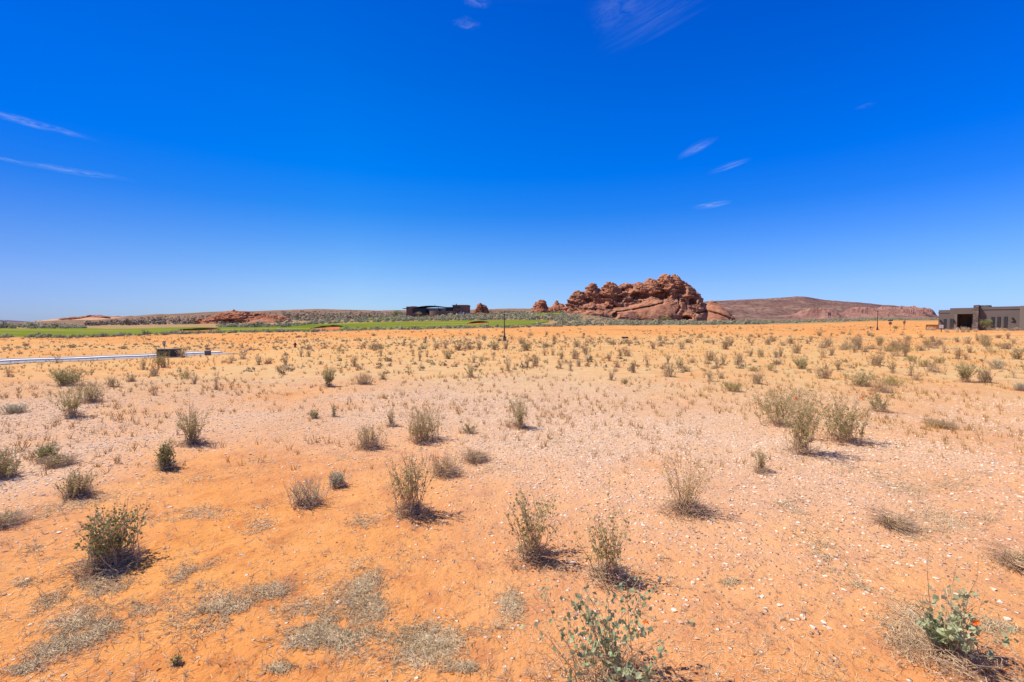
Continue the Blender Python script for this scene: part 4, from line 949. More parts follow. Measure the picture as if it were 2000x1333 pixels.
def place_full(seed, px, rb, rt, wpx, kind, label, group=None, **over):
    p = hit(px, rb)[0]; k = p[1] / F; H = (rb - rt) * k * 1.0; W = wpx * k
    prm, lm = KINDS[kind]; prm = dict(prm); prm.update(over); lm = prm.pop('mat', lm)
    st, lf, tw, fl = shrub_parts(seed, H, W, **prm)
    t = empty(NAMES[kind], p, 0, label, 'shrub', group)
    for nm, b, m in (('stems', st, M['stem']), ('leaves', lf, M[lm]), ('dry_base', tw, M['twig']), ('flowers', fl, M['flower'])):
        me = b.mesh(nm, m)
        if me: link(nm, me, t)
    return t

FULL = [
    # px, base row, top row, width px, kind, label, extras
    (1185, 1345, 1135, 330, 'mallow', 'widest blue-green shrub with round leaves and a brown twig nest at its foot', dict(stems=34, leaves=620, lsize=.031, mat='leaf_blue', lstart=.36, side=2, dry=520, drysize=.07, rstem=.0026, bend=1.15, flowers=1, lwid=.8, basew=.22)),
    (1845, 1292, 1140, 190, 'mallow', 'blue-green shrub with a few tall bare stalks and an orange flower on a straw mat', dict(stems=24, leaves=430, lsize=.033, mat='leaf_blue', lstart=.3, top=.66, side=2, dry=650, drysize=.075, rstem=.0022, tall=4, flowers=1, lwid=.85, bend=1.1)),
    (1192, 1128, 975, 96, 'mallow', 'upright shrub with one tall lone stalk and dark bushy foot', dict(stems=24, leaves=420, lsize=.026, lstart=.35, tall=1, dry=420, drysize=.07, basew=.24)),
    (1038, 1085, 940, 120, 'mallow', 'fan-shaped shrub with reddish stems and grey-green tips', dict(stems=40, leaves=760, lsize=.025, lstart=.42, dry=420, drysize=.06)),
    (1337, 998, 870, 112, 'mallow', 'fan-shaped shrub with narrow grey leaves on pale gravel soil', dict(stems=36, leaves=1100, lsize=.019, lwid=.42, lstart=.32, dry=460, drysize=.08)),
    (802, 1002, 872, 84, 'mallow', 'dense upright shrub with bare orange-brown stems and leafy top', dict(stems=46, leaves=1050, lsize=.023, lstart=.46, dry=460, drysize=.07, bend=1.5, basew=.3)),
    (215, 1106, 985, 118, 'dark', 'bushy dark green shrub with thick dead branches round its foot', dict(stems=60, leaves=1300, lsize=.026, lstart=.38, dry=700, drysize=.09)),
    (600, 990, 933, 60, 'silver', 'silver-green shrub half dried to brown at one side', dict(stems=60, leaves=1100, dry=260, drysize=.07)),
    (660, 952, 920, 30, 'silver', 'small rounded silver-blue shrub alone on bare orange sand', dict(stems=60, leaves=1500, lstart=.4)),
    (871, 926, 880, 46, 'dry', 'twiggy purple-grey shrub with a single orange flower', dict(flowers=1, stems=70)),
    (930, 900, 873, 46, 'dry', 'low grey dead shrub beyond the twiggy purple-grey one', {}),
    (152, 970, 914, 48, 'bushy', 'grey-brown shrub above a long strip of matted straw', dict(leaves=1300, stems=46)),
    (1487, 922, 872, 34, 'sparse', 'thin leafy sprig growing alone on white gravel', {}),
    (1566, 889, 754, 104, 'mallow', 'tallest leafy shrub of the big cluster, casting a long shadow', dict(stems=46, leaves=3200, lsize=.022, lstart=.35, dry=420, flowers=3)),
    (1637, 862, 766, 98, 'bushy', 'broad rounded shrub with orange blooms beside the tallest shrub of the cluster', dict(stems=60, leaves=3400, lsize=.022, flowers=3)),
    (1521, 829, 748, 76, 'bushy', 'leafy shrub at the back of the big cluster', dict(leaves=3200, lsize=.022, flowers=2)),
    (1715, 805, 757, 52, 'mallow', 'splayed shrub with orange flowers at its stem tips', dict(stems=18, leaves=1100, lsize=.024, flowers=8)),
    (827, 861, 789, 68, 'bushy', 'dense grey-green rounded shrub on a small sand mound', dict(stems=80, leaves=3000, lsize=.018)),
    (720, 876, 825, 48, 'dry', 'grey half-dead shrub with whitish twigs at its foot', dict(stems=60, leaves=900)),
    (917, 849, 824, 36, 'sparse', 'small thin shrub amid white gravel, beyond the dense rounded one', {}),
    (764, 834, 795, 20, 'sparse', 'slender bare-stemmed shrub behind the half-dead grey one', {}),
    (1014, 838, 774, 46, 'mallow', 'compact dark-tipped shrub standing alone at the gravel edge', dict(stems=36, leaves=2000)),
    (376, 868, 788, 56, 'mallow', 'grey-green shrub with a tall forked crown over brown twigs', dict(stems=40, leaves=1900, dry=420, tall=1)),
    (325, 917, 855, 30, 'dark', 'narrow dark green shrub on pink stony soil', dict(stems=22, leaves=1300, lsize=.02)),
    (92, 901, 864, 36, 'dark', 'small dark shrub leaning beside a straw tuft', dict(leaves=1400)),
    (114, 911, 884, 34, 'dry', 'pale straw-coloured twig tuft touching a small dark shrub', dict(stems=80, mat='leaf_grey')),
    (6, 930, 868, 56, 'bushy', 'big grey shrub cut off by the edge of the picture', dict(leaves=2400)),
    (8, 1028, 998, 40, 'dry', 'low dead twigs at the edge of the picture, below the big grey shrub', {}),
    (140, 815, 750, 54, 'mallow', 'leggy grey shrub with bare lower stems, in front of a leaning pair', dict(stems=34, leaves=1900, lsize=.022)),
    (178, 787, 744, 42, 'bushy', 'leaning grey-green shrub directly behind the leggy grey one', dict(leaves=2000)),
    (132, 754, 716, 58, 'dark', 'wide dark olive shrub below the road', dict(stems=90, leaves=4200, lsize=.022)),
    (29, 807, 787, 38, 'silver', 'flat silver-blue shrub near the picture edge', dict(stems=90, leaves=3000)),
    (641, 757, 713, 30, 'mallow', 'upright olive shrub with a narrow dark foot, alone on stony ground', dict(leaves=2200, lsize=.022)),
    (710, 752, 727, 26, 'dry', 'rounded brown twiggy shrub next to the upright olive one', dict(stems=110, leaves=700)),
    (748, 741, 723, 18, 'sparse', 'little forked shrub past the rounded brown one', {}),
    (918, 738, 707, 26, 'mallow', 'straw-green shrub among golden tufts before the clubhouse', dict(leaves=1500)),
    (1885, 748, 704, 40, 'mallow', 'large grey shrub with a bare brown foot, before the taupe house', dict(stems=50, leaves=3200, lsize=.026)),
    (1682, 754, 722, 52, 'bushy', 'wide twiggy shrub in front of a yellow-green one', dict(leaves=2600, lsize=.024)),
    (1723, 766, 738, 30, 'dry', 'reddish twiggy shrub squeezed against a yellow-green one', dict(leaves=500)),
    (1432, 766, 744, 30, 'green', 'bright green mound shrub alone at the gravel edge', {}),
    (1743, 753, 733, 34, 'green', 'yellow-green mound leaning on a twiggy brown shrub', {}),
    (1838, 836, 818, 46, 'dry', 'low brown dead shrub flattened on white gravel', dict(stems=90, leaves=260)),
    (1565, 721, 695, 42, 'mallow', 'wide open grey shrub with spreading stems, middle of the field', dict(stems=40, leaves=2600, lsize=.028)),
    (343, 1300, 1268, 16, 'dark', 'tiny dark green sprig on bare sand between two straw mats', dict(stems=9, leaves=90, lsize=.014, dry=60, drysize=.02, rstem=.0014)),
    (1993, 1108, 1076, 46, 'dry', 'low brown dead tuft at the picture edge beyond the stalky blue-green shrub', dict(stems=26, leaves=60, dry=520, bend=1.0)),
    (1745, 1027, 1002, 40, 'dry', 'low dark dry clump at the end of a straw strip on the gravel', dict(stems=16, leaves=40, dry=420, bend=1.0)),
    (614, 818, 797, 26, 'dark', 'small cluster of green seedlings in the golden tufts', dict(stems=18, leaves=500, dry=60)),
    (652, 815, 790, 10, 'dark', 'single upright green seedling next to the seedling cluster', dict(stems=8, leaves=320, dry=40)),
    (1993, 764, 746, 20, 'silver', 'silver-blue shrub at the picture edge below the house', {}),
]
for i, (px, rb, rt, w, kd, lab, ex) in enumerate(FULL): place_full(100 + i, px, rb, rt, w, kd, lab, None, **ex)

# shrubs further out share a dozen meshes; (px, base row, top row, width, kind)
MID = [(693, 717, 690, 20, 'mallow'), (220, 756, 735, 18, 'bushy'), (257, 746, 728, 18, 'dry'), (301, 774, 745, 16, 'sparse'), (422, 763, 725, 20, 'sparse'), (379, 751, 730, 18, 'mallow'), (362, 740, 722, 18, 'green'),
    (280, 723, 697, 16, 'mallow'), (318, 719, 684, 26, 'green'), (301, 736, 717, 20, 'bushy'), (16, 737, 712, 20, 'sparse'), (357, 699, 676, 24, 'mallow'), (475, 702, 676, 22, 'sparse'), (451, 710, 690, 14, 'sparse'), (112, 710, 692, 16, 'sparse'),
    (505, 713, 692, 18, 'mallow'), (524, 711, 697, 16, 'dry'), (557, 716, 693, 18, 'mallow'), (545, 726, 713, 14, 'dark'), (588, 698, 680, 10, 'mallow'), (604, 698, 680, 12, 'mallow'), (634, 681, 664, 10, 'sparse'), (728, 683, 669, 22, 'bushy'), (744, 696, 677, 12, 'mallow'),
    (762, 693, 686, 9, 'green'), (807, 696, 683, 9, 'mallow'), (820, 706, 684, 11, 'mallow'), (834, 698, 685, 9, 'mallow'), (875, 702, 681, 19, 'dark'), (782, 712, 699, 11, 'sparse'), (822, 719, 705, 8, 'sparse'), (798, 729, 709, 14, 'sparse'), (908, 686, 672, 12, 'mallow'), (936, 684, 670, 14, 'mallow'),
    (925, 709, 692, 14, 'mallow'), (941, 706, 694, 12, 'green'), (963, 705, 689, 10, 'sparse'), (993, 727, 697, 16, 'mallow'), (1030, 719, 695, 14, 'mallow'), (1045, 716, 693, 16, 'bushy'), (1064, 695, 680, 12, 'mallow'), (1080, 695, 680, 12, 'mallow'), (1096, 702, 683, 14, 'mallow'), (1122, 702, 680, 16, 'bushy'),
    (1145, 699, 675, 15, 'mallow'), (1168, 699, 688, 7, 'sparse'), (1190, 706, 686, 15, 'mallow'), (1211, 696, 678, 16, 'mallow'), (1226, 696, 678, 16, 'bushy'), (1205, 718, 700, 11, 'dry'), (1114, 725, 700, 12, 'mallow'), (1130, 716, 700, 12, 'bushy'), (1094, 721, 703, 12, 'mallow'), (1164, 716, 706, 9, 'sparse'),
    (1237, 729, 700, 14, 'mallow'), (1303, 737, 707, 30, 'bushy'), (1327, 719, 696, 16, 'dark'), (1339, 727, 712, 20, 'dry'), (1193, 744, 724, 18, 'mallow'), (1221, 751, 738, 11, 'green'), (1386, 747, 721, 20, 'mallow'), (1409, 741, 726, 11, 'dry'), (1473, 726, 715, 22, 'green'), (1265, 713, 692, 16, 'sparse'), (1304, 711, 689, 12, 'mallow'),
    (1400, 719, 694, 14, 'mallow'), (1413, 714, 689, 15, 'mallow'), (1441, 714, 689, 20, 'bushy'), (1387, 704, 683, 20, 'bushy'), (1465, 697, 679, 16, 'mallow'), (1487, 698, 679, 12, 'green'), (1479, 751, 727, 24, 'bushy'), (1352, 709, 698, 14, 'dry'), (1383, 711, 702, 14, 'dry'), (1608, 739, 714, 28, 'bushy'), (1638, 724, 699, 22, 'mallow'),
    (1713, 715, 689, 28, 'bushy'), (1743, 728, 701, 18, 'mallow'), (1778, 735, 704, 24, 'sparse'), (1780, 707, 694, 20, 'green'), (1806, 717, 701, 22, 'green'), (1823, 727, 704, 24, 'dry'), (1832, 710, 697, 18, 'green'), (1925, 749, 717, 28, 'bushy'), (1945, 722, 701, 28, 'silver'), (1870, 702, 676, 20, 'mallow'), (1886, 704, 689, 18, 'mallow'),
    (1925, 678, 667, 11, 'green'), (1937, 690, 681, 18, 'green'), (1965, 682, 667, 20, 'dry'), (1988, 702, 680, 24, 'dark'), (1980, 740, 721, 16, 'sparse'), (1505, 724, 708, 14, 'green'), (1515, 700, 681, 16, 'mallow'), (1524, 697, 676, 14, 'mallow'), (1555, 691, 669, 16, 'bushy'), (1608, 699, 675, 22, 'sparse'), (1625, 694, 676, 18, 'mallow'), (1672, 674, 654, 20, 'bushy'),
    (1743, 682, 662, 16, 'mallow'), (1768, 697, 669, 18, 'mallow'), (1822, 681, 668, 20, 'dry'), (1845, 690, 671, 13, 'sparse'), (1910, 667, 650, 12, 'mallow'), (1790, 744, 729, 14, 'dry'), (1735, 686, 672, 16, 'dry'), (1720, 692, 671, 14, 'sparse'), (1668, 690, 673, 16, 'mallow'), (1690, 688, 676, 14, 'dry'), (1750, 696, 681, 20, 'dry'), (1545, 672, 658, 16, 'bushy'), (1615, 677, 658, 20, 'bushy'),
    (1500, 674, 660, 14, 'bushy'), (1520, 712, 699, 18, 'dry'), (1583, 668, 655, 12, 'mallow'), (1646, 684, 671, 14, 'dry'), (1895, 690, 675, 16, 'mallow'), (1980, 672, 660, 14, 'mallow')]

def one_mesh(seed, kind, H, W):
    prm, lm = KINDS[kind]; prm = dict(prm); lm = 'leaf_far' if lm == 'leaf_grey' else lm; prm['leaves'] = int(prm['leaves'] * .4); prm['stems'] = int(prm['stems'] * .8); prm['dry'] = int(prm['dry'] * .5); prm['lsize'] = .030; prm['rstem'] = .0042
    st, lf, tw, fl = shrub_parts(seed, H, W, **prm); V, I, Cn, T, MI = [], [], [], [], []; n = 0
    for j, b in enumerate((st, lf, tw)):
        if b.n == 0: continue
        V += b.V; I += [i + n for i in b.I]; Cn += b.C; T += b.T; MI += [np.full(len(c), j) for c in b.C]; n += b.n
    return mesh_from(kind + '_shrub', np.vstack(V), np.concatenate(I), np.concatenate(Cn), [M['stem'], M[lm], M['twig']], np.concatenate(MI), dict(tint=np.concatenate(T)))
FAR_MESH = {k: [one_mesh(500 + 10 * i + v, k, .62 if k in ('mallow', 'sparse', 'bushy', 'dark') else .3, .5 if k != 'sparse' else .36) for v in range(3)] for i, k in enumerate(KINDS)}
FAR_H = {k: .62 if k in ('mallow', 'sparse', 'bushy', 'dark') else .3 for k in KINDS}
DESC = dict(mallow='leggy olive shrub', bushy='rounded olive shrub', dark='dark green shrub', sparse='thin see-through shrub', green='bright yellow-green mound shrub', silver='silver-grey shrub', dry='brown twiggy shrub')
def region(px, row):
    h = 'near the road and utility cabinet' if px < 520 else 'on the flat before the clubhouse' if px < 1010 else 'on the flat before the sandstone butte' if px < 1440 else 'on the flat before the scrub hill' if px < 1800 else 'below the taupe house'
    return h
def place_far(i, px, rb, rt, w, kind, p, group, label):
    r = random.Random(i); k = p[1] / F; H, W = (rb - rt) * k, w * k; base = FAR_H[kind]
    o = bpy.data.objects.new(NAMES[kind], FAR_MESH[kind][r.randrange(3)]); C.objects.link(o)
    wb = .36 if kind == 'sparse' else .5
    o.location = p; o.rotation_euler = (0, 0, r.uniform(0, 6.28)); o.scale = (W / wb * 1.05, W / wb * 1.05, H / base * 1.05)
    return tag(o, label, 'shrub', group)
PM = hit([m[0] for m in MID], [m[1] for m in MID])
for i, m in enumerate(MID):
    h = region(m[0], m[1]); z = 'middle-distance' if m[1] > 705 else 'distant'
    place_far(i, *m, PM[i], f'{z} {DESC[m[4]]}s {h}', f'{z} {DESC[m[4]]} {h}')
rng = rnd(77); cand = []
while len(cand) < 112:
    px = rng.uniform(420, 1990); row = 655 + 34 * rng.uniform() ** 1.1
    if px < 560 and row > 678: continue
    if px > 1800 and row < 660: continue
    if rng.uniform() > np.interp(px, [420, 700, 1000, 1300, 1900], [.35, .5, .9, 1, .8]): continue
    if any(abs(px - q[0]) < 7 and abs(row - q[1]) < 4 for q in cand): continue
    cand.append((px, row))
PC = hit([c[0] for c in cand], [c[1] for c in cand]); ks = ['mallow', 'bushy', 'mallow', 'sparse', 'dry', 'dark', 'bushy', 'green']
for i, (px, row) in enumerate(cand):
    kd = ks[min(7, int(rng.uniform() ** 1.2 * 7.6))]; k = F / PC[i, 1]; hp = rng.uniform(.4, .85) * k * (1 if kd not in ('dry', 'green') else .55); wp = rng.uniform(.5, .95) * k
    h = region(px, row); place_far(900 + i, px, row, row - hp, wp, kd, PC[i], f'tiny far-off {DESC[kd]}s {h}', f'tiny far-off {DESC[kd]} {h}')

# ------------------------------------------------------------------ ground cover that nobody could count
def stuff(name, b, mat, **kw):
    me = b.mesh(name, mat); return tag(link(name, me), kind='stuff')

def mass_bushes(name, spec, mat, seed, per=70, leafk=.22, drift=-9):
    """many small round bushes: leaf faces scattered through each dome"""
    rng = rnd(seed); Vs, T = [], []
    for (poly, n, s0, s1) in spec:
        # poly: list of (px, top row, bottom row)
        px = rng.uniform(poly[0][0], poly[-1][0], n); tr = np.interp(px, [q[0] for q in poly], [q[1] for q in poly]); br = np.interp(px, [q[0] for q in poly], [q[2] for q in poly])
        row = tr + (br - tr) * rng.uniform(0, 1, n); P = hit(px, row, True); keep = (fbm2(P[:, 0] / 9, P[:, 1] / 9, 3, 19) + rng.normal(size=n) * .25 > drift) & (P[:, 1] > 15) & (P[:, 1] < 1800); P = P[keep]; n = len(P); S = (s0 + (s1 - s0) * rng.uniform(0, 1, n) ** 1.8) * (1 + .6 * (rng.uniform(0, 1, n) > .88)); tone = rng.uniform(0, 1, n)
        m = per; d = rng.normal(size=(n, m, 3)); d /= np.linalg.norm(d, axis=2)[..., None]; d[..., 2] = np.abs(d[..., 2]); rad = rng.uniform(.55, 1.0, (n, m, 1)) * (1 + .25 * rng.normal(size=(n, m, 1)).clip(-1, 1))
        c = P[:, None] + d * rad * S[:, None, None] * [.62, .62, .78]
        u = rng.normal(size=(n, m, 3)); u /= np.linalg.norm(u, axis=2)[..., None]; v = np.cross(d, u); L = S[:, None, None] * leafk * rng.uniform(.6, 1.3, (n, m, 1))
        Vs.append(np.stack((c - u * L, c + u * L * .9 + v * L * .3, c + v * L), 2).reshape(-1, 3)); T.append(np.repeat(np.clip(tone[:, None] * .5 + rng.uniform(0, .5, (n, m)), 0, 1).ravel(), 3))
    V = np.vstack(Vs); nf = len(V) // 3
    tag(link(name, mesh_from(name, V, np.arange(nf * 3), np.full(nf, 3), mat, None, dict(tint=np.concatenate(T)))), kind='stuff')

mass_bushes('sagebrush', [
    ([(-150, 635, 642.5), (100, 635, 642.5), (165, 640, 643)], 260, .9, 1.6), ([(-150, 657.5, 661), (150, 657, 661), (330, 652, 655)], 170, .3, .8), ([(330, 651.5, 654), (500, 647.5, 650), (640, 646, 648.5)], 140, .4, .8),
    ([(430, 638.8, 640.8), (560, 636.5, 641), (620, 627, 634), (700, 622, 631), (800, 625, 628.5)], 330, .8, 1.5), ([(650, 643, 647.5), (800, 641.5, 645), (900, 639.5, 641.5), (1000, 637.5, 641), (1130, 634, 638)], 300, .3, .8),
    ([(780, 620, 628), (900, 617, 626.5), (960, 612, 625.5), (1040, 609, 625.5), (1130, 612, 628)], 620, .8, 1.9), ([(1080, 612, 636), (1150, 620, 636.5), (1250, 626, 636), (1350, 628, 635.5), (1500, 628, 634)], 950, .4, 1.2),
    ([(1430, 627, 634), (1600, 625, 630), (1750, 622.5, 626), (1850, 622.5, 625.5)], 1000, .3, .9), ([(560, 612, 628), (800, 612, 624)], 220, 1.2, 2.2)], M['sagebrush'], 5)
mass_bushes('plateau_scrub', [([(170, 633, 637), (300, 619, 635), (480, 611, 632), (600, 607.5, 627), (800, 608, 620), (860, 607, 612)], 1500, .7, 2.4), ([(960, 606, 612), (1030, 605, 611)], 160, 1.2, 2.6)], m_leaf('brown_scrub_leaf', [(0, (.12, .09, .065)), (.5, (.22, .165, .12)), (1, (.32, .25, .18))], trans=.1), 15, 26, .34)
mass_bushes('undergrowth_and_shade_tufts', [([(-100, 664, 698), (300, 658, 686), (480, 653, 684)], 330, .16, .42), ([(480, 652, 690), (900, 646, 684), (1400, 638, 672), (1800, 632, 655)], 2300, .10, .36), ([(430, 676, 735), (1000, 668, 730), (1500, 662, 735), (2000, 655, 745)], 380, .10, .24), ([(-50, 715, 800), (430, 712, 790)], 120, .06, .18)], m_leaf('brown_tuft_leaf', [(0, (.22, .14, .07)), (.5, (.42, .31, .16)), (1, (.55, .44, .25))], trans=.15), 6, 46, .26, -.05)  # low brown tufts; extra ones on the bank are added as small hummock shadows

def tufts():
    b = PB(); rng = rnd(9); n = 15000
    px = rng.uniform(-60, 2060, n); row = 660 + 268 * rng.uniform(0, 1, n) ** 1.6; keep = rng.uniform(0, 1, n) < np.interp(row, [668, 700, 740, 830, 880, 930], [1, 1, .9, .55, .22, .06])
    P = hit(px[keep], row[keep]); cl = fbm2(P[:, 0] / 2.2, P[:, 1] / 2.2, 3, 15); P = P[cl + rng.normal(size=len(P)) * .3 > .0]
    m = 9; n = len(P); S = rng.uniform(.05, .15, n) * np.interp(P[:, 1], [0, 14, 26, 40], [.8, 1, 1.5, 1.7])
    az = rng.uniform(0, 6.283, (n, m)); sp = rng.uniform(.15, .7, (n, m)); base = P[:, None] + rng.normal(size=(n, m, 3)) * [.018, .018, 0]; L = S[:, None] * rng.uniform(.6, 1.2, (n, m))
    tip = base + np.stack((np.cos(az) * sp * L, np.sin(az) * sp * L, L), -1); side = np.stack((-np.sin(az + 1), np.cos(az + 1), az * 0), -1) * (.0022 + .00022 * P[:, 1])[:, None, None]
    V = np.stack((base - side, base + side, tip), 2).reshape(-1, 3); nf = n * m
    tag(link('dry_grass', mesh_from('dry_grass', V, np.arange(nf * 3), np.full(nf, 3), M['gold'], None, dict(tint=np.repeat(rng.uniform(0, 1, nf), 3)))), kind='stuff')
tufts()

MATS = [(640, 1232, 190, 75, 5), (705, 1165, 80, 70, 25), (610, 1265, 90, 40, -5), (818, 1265, 125, 66, -4), (190, 1228, 170, 55, 12), (95, 1280, 120, 42, 22), (185, 1150, 100, 50, 0), (360, 1140, 80, 52, 22), (415, 1212, 130, 42, 15), (525, 1172, 100, 26, 8), (65, 1190, 70, 18, 22),
    (360, 1012, 150, 26, 4), (705, 1030, 56, 22, 5), (500, 1040, 44, 22, 15), (480, 1000, 60, 12, 0), (1622, 1088, 90, 36, -42), (1838, 1020, 120, 36, -12), (1800, 1045, 90, 22, -8), (1725, 935, 70, 20, 5), (1780, 960, 70, 22, -15), (1000, 1192, 40, 44, 10), (940, 1240, 52, 24, 8), (1955, 1245, 110, 26, -5),
    (1800, 1255, 80, 60, -25), (1860, 1290, 130, 50, -15), (140, 990, 130, 22, 10), (60, 1015, 60, 12, 10), (500, 905, 60, 10, 0), (450, 930, 110, 12, 4), (330, 940, 110, 18, 6), (680, 900, 90, 12, 2), (760, 905, 80, 12, 8), (960, 920, 90, 14, 10), (1190, 1125, 80, 26, 0), (1090, 865, 50, 14, 0), (1660, 920, 60, 14, 0),
    (1860, 955, 80, 14, 0), (1900, 935, 70, 10, 5), (1550, 985, 50, 10, 0), (1560, 1000, 60, 12, -20), (1940, 1022, 40, 16, 0), (1120, 885, 40, 8, 0), (50, 1080, 60, 16, 15), (30, 1150, 40, 12, 10), (1680, 1150, 60, 14, -25), (640, 815, 60, 10, 0), (560, 835, 70, 10, 0), (1690, 880, 50, 8, 0), (1930, 840, 80, 12, 0), (1700, 838, 90, 8, 0), (20, 1330, 60, 16, 0), (540, 1330, 60, 14, 0), (910, 1322, 60, 16, 0), (1440, 1150, 30, 10, 0), (1300, 1100, 26, 8, 0)]
def straw_mats():
    V, T = [], []; rng = rnd(21)
    for (px, row, w, h, a) in MATS:
        w, h = w * 1.15, h * 1.15; c = hit(px, row)[0]; n = int(min(9000, 60 + w * h * (0.42 if row > 1100 else 0.26 if row > 950 else 0.13)))
        q = rng.normal(size=(n, 2)) * .62; ca, sa = math.cos(math.radians(a)), math.sin(math.radians(a))
        U = px + (q[:, 0] * w * ca + q[:, 1] * h * sa * .6) * .62; R = np.clip(row - q[:, 0] * w * sa * .62 + q[:, 1] * h * .62, 700, 1420)
        YY = F * CAM_H / (R - HORIZON); XX = (U - 1000) / F * YY
        f = 1.9 * fbm2(XX / .15, YY / .15, 4, 71, .65) + .35 - .35 * (q ** 2).sum(1); ok = f > rng.uniform(-.5, .6, n); X, Y = XX[ok], YY[ok]; n = len(X)
        if n == 0: continue
        b = np.column_stack((X, Y, ground(X, Y) + rng.uniform(.0, .010, n))); az = rng.uniform(0, 6.283, n); L = rng.uniform(.012, .05, n) * min(1.6, max(1, c[1] / 3)); el = rng.uniform(0, .5, n) ** 3 + (rng.uniform(0, 1, n) > .94) * rng.uniform(.4, 1.4, n)
        d = np.column_stack((np.cos(az), np.sin(az), el)); tip = b + d * L[:, None]; mid = b + d * L[:, None] * .5 + [0, 0, .0015]; s = np.column_stack((-np.sin(az), np.cos(az), az * 0)) * (.0006 + .00024 * c[1])
        V.append(np.stack((b - s, b + s, mid + s, tip, mid - s), 1).reshape(-1, 3)); tn = rng.uniform(0, 1, n) * .6 + np.clip(f[ok] * .5, -.1, .4); T.append(np.repeat(np.clip(tn, 0, 1), 5))
    V = np.vstack(V); nf = len(V) // 5
    tag(link('matted_grass', mesh_from('matted_grass', V, np.arange(nf * 5), np.full(nf, 5), M['straw'], None, dict(tint=np.concatenate(T)))), kind='stuff')
straw_mats()

def pebbles(name, n, mat, size, dens, seed, rows=(735, 1420), pale=True):
    rng = rnd(seed); px = rng.uniform(-150, 2150, n * 4); y0, y1 = F * CAM_H / (rows[1] - HORIZON), F * CAM_H / (rows[0] - HORIZON)
    Y = y0 + (y1 - y0) * rng.uniform(0, 1, n * 4) ** 1.0; X = (px - 1000) / F * Y
    keep = rng.uniform(0, 1, n * 4) < dens(X, Y) * np.clip(Y / y1 * 1.2, .05, 1); X, Y = X[keep][:n], Y[keep][:n]; n = len(X)
    bm = bmesh.new(); bmesh.ops.create_icosphere(bm, subdivisions=1, radius=1.0); base = np.array([v.co for v in bm.verts]); fc = np.array([[v.index for v in f.verts] for f in bm.faces]); bm.free()
    S = size[0] + (size[1] - size[0]) * rng.uniform(0, 1, n) ** 3.2
    sh = base[None] * (1 + .28 * rng.normal(size=(n, 12, 1)).clip(-1.5, 1.5)) * np.stack((rng.uniform(.8, 1.35, n), rng.uniform(.7, 1.1, n), rng.uniform(.35, .75, n)), -1)[:, None]
    a = rng.uniform(0, 6.283, n); ca, sa = np.cos(a)[:, None], np.sin(a)[:, None]
    x, y = sh[..., 0] * ca - sh[..., 1] * sa, sh[..., 0] * sa + sh[..., 1] * ca
    V = np.stack((X[:, None] + x * S[:, None], Y[:, None] + y * S[:, None], (ground(X, Y) + S * .12)[:, None] + sh[..., 2] * S[:, None]), -1).reshape(-1, 3)
    idx = (fc[None] + (np.arange(n) * 12)[:, None, None]).reshape(-1)
    tt = rng.uniform(0, 1, n) if pale else rng.uniform(0, 1, n) ** 1.2
    tag(link(name, mesh_from(name, V, idx, np.full(n * 20, 3), mat, None, dict(tint=np.repeat(tt, 12)))), kind='stuff')
def gd(X, Y): g = zones(X, Y)[0]; return np.clip(g, 0, 1) ** 1.5 + .0012
pebbles('gravel', 95000, M['pebble'], (.0035, .0165), gd, 31)
pebbles('clods', 15000, M['crust'], (.0025, .010), lambda X, Y: .5 + 0 * X, 32)

def litter():
    b = PB(); rng = rnd(44); n = 4200; px = rng.uniform(-50, 2050, n); row = 860 + 520 * rng.uniform(0, 1, n) ** .8; P = hit(px, row)
    for p in P:
        L = rng.uniform(.015, .07) * (.6 if rng.uniform() > .04 else 2.6); a = rng.uniform(0, 6.283); c = rng.normal() * .8
        b.stem(p + np.array([[0, 0, .002], [math.cos(a) * L * .5, math.sin(a) * L * .5, .004 + L * .15 * rng.uniform()], [math.cos(a + c) * L, math.sin(a + c) * L, .003]]), .0014, .0007, rng.uniform(0, .8))
    stuff('twig_litter', b, M['twig'])
    n = 26000; px = rng.uniform(-50, 2050, n); row = 800 + 580 * rng.uniform(0, 1, n) ** .75; P = hit(px, row); f = fbm2(P[:, 0] / .55, P[:, 1] / .55, 4, 171, .6); P = P[f > rng.uniform(-.15, .55, n)]; n = len(P)
    az = rng.uniform(0, 6.283, n); L = rng.uniform(.012, .05, n); d = np.column_stack((np.cos(az), np.sin(az), rng.uniform(0, .5, n) ** 2)) * L[:, None]; w = np.column_stack((-np.sin(az), np.cos(az), az * 0)) * (.0005 + .0002 * P[:, 1])[:, None]; P = P + [0, 0, .003]
    V = np.stack((P - w, P + w, P + d), 1).reshape(-1, 3)
    tag(link('loose_straw', mesh_from('loose_straw', V, np.arange(n * 3), np.full(n, 3), M['straw'], None, dict(tint=np.repeat(rng.uniform(0, 1, n), 3)))), kind='stuff')
    b = PB(); px = rng.uniform(-50, 2050, 1100); row = 860 + 480 * rng.uniform(0, 1, 1100); P = hit(px, row)      # tiny dry seedlings
    for p in P:
        h = rng.uniform(.015, .06)
        for j in range(rng.integers(3, 9)): b.stem(curve_pts(rng, p, rng.uniform(0, 6.28), h * rng.uniform(.2, .8), h * rng.uniform(.5, 1), 3), .001, .0005, rng.uniform(0, 1))
    stuff('seedlings', b, M['straw'])
litter()

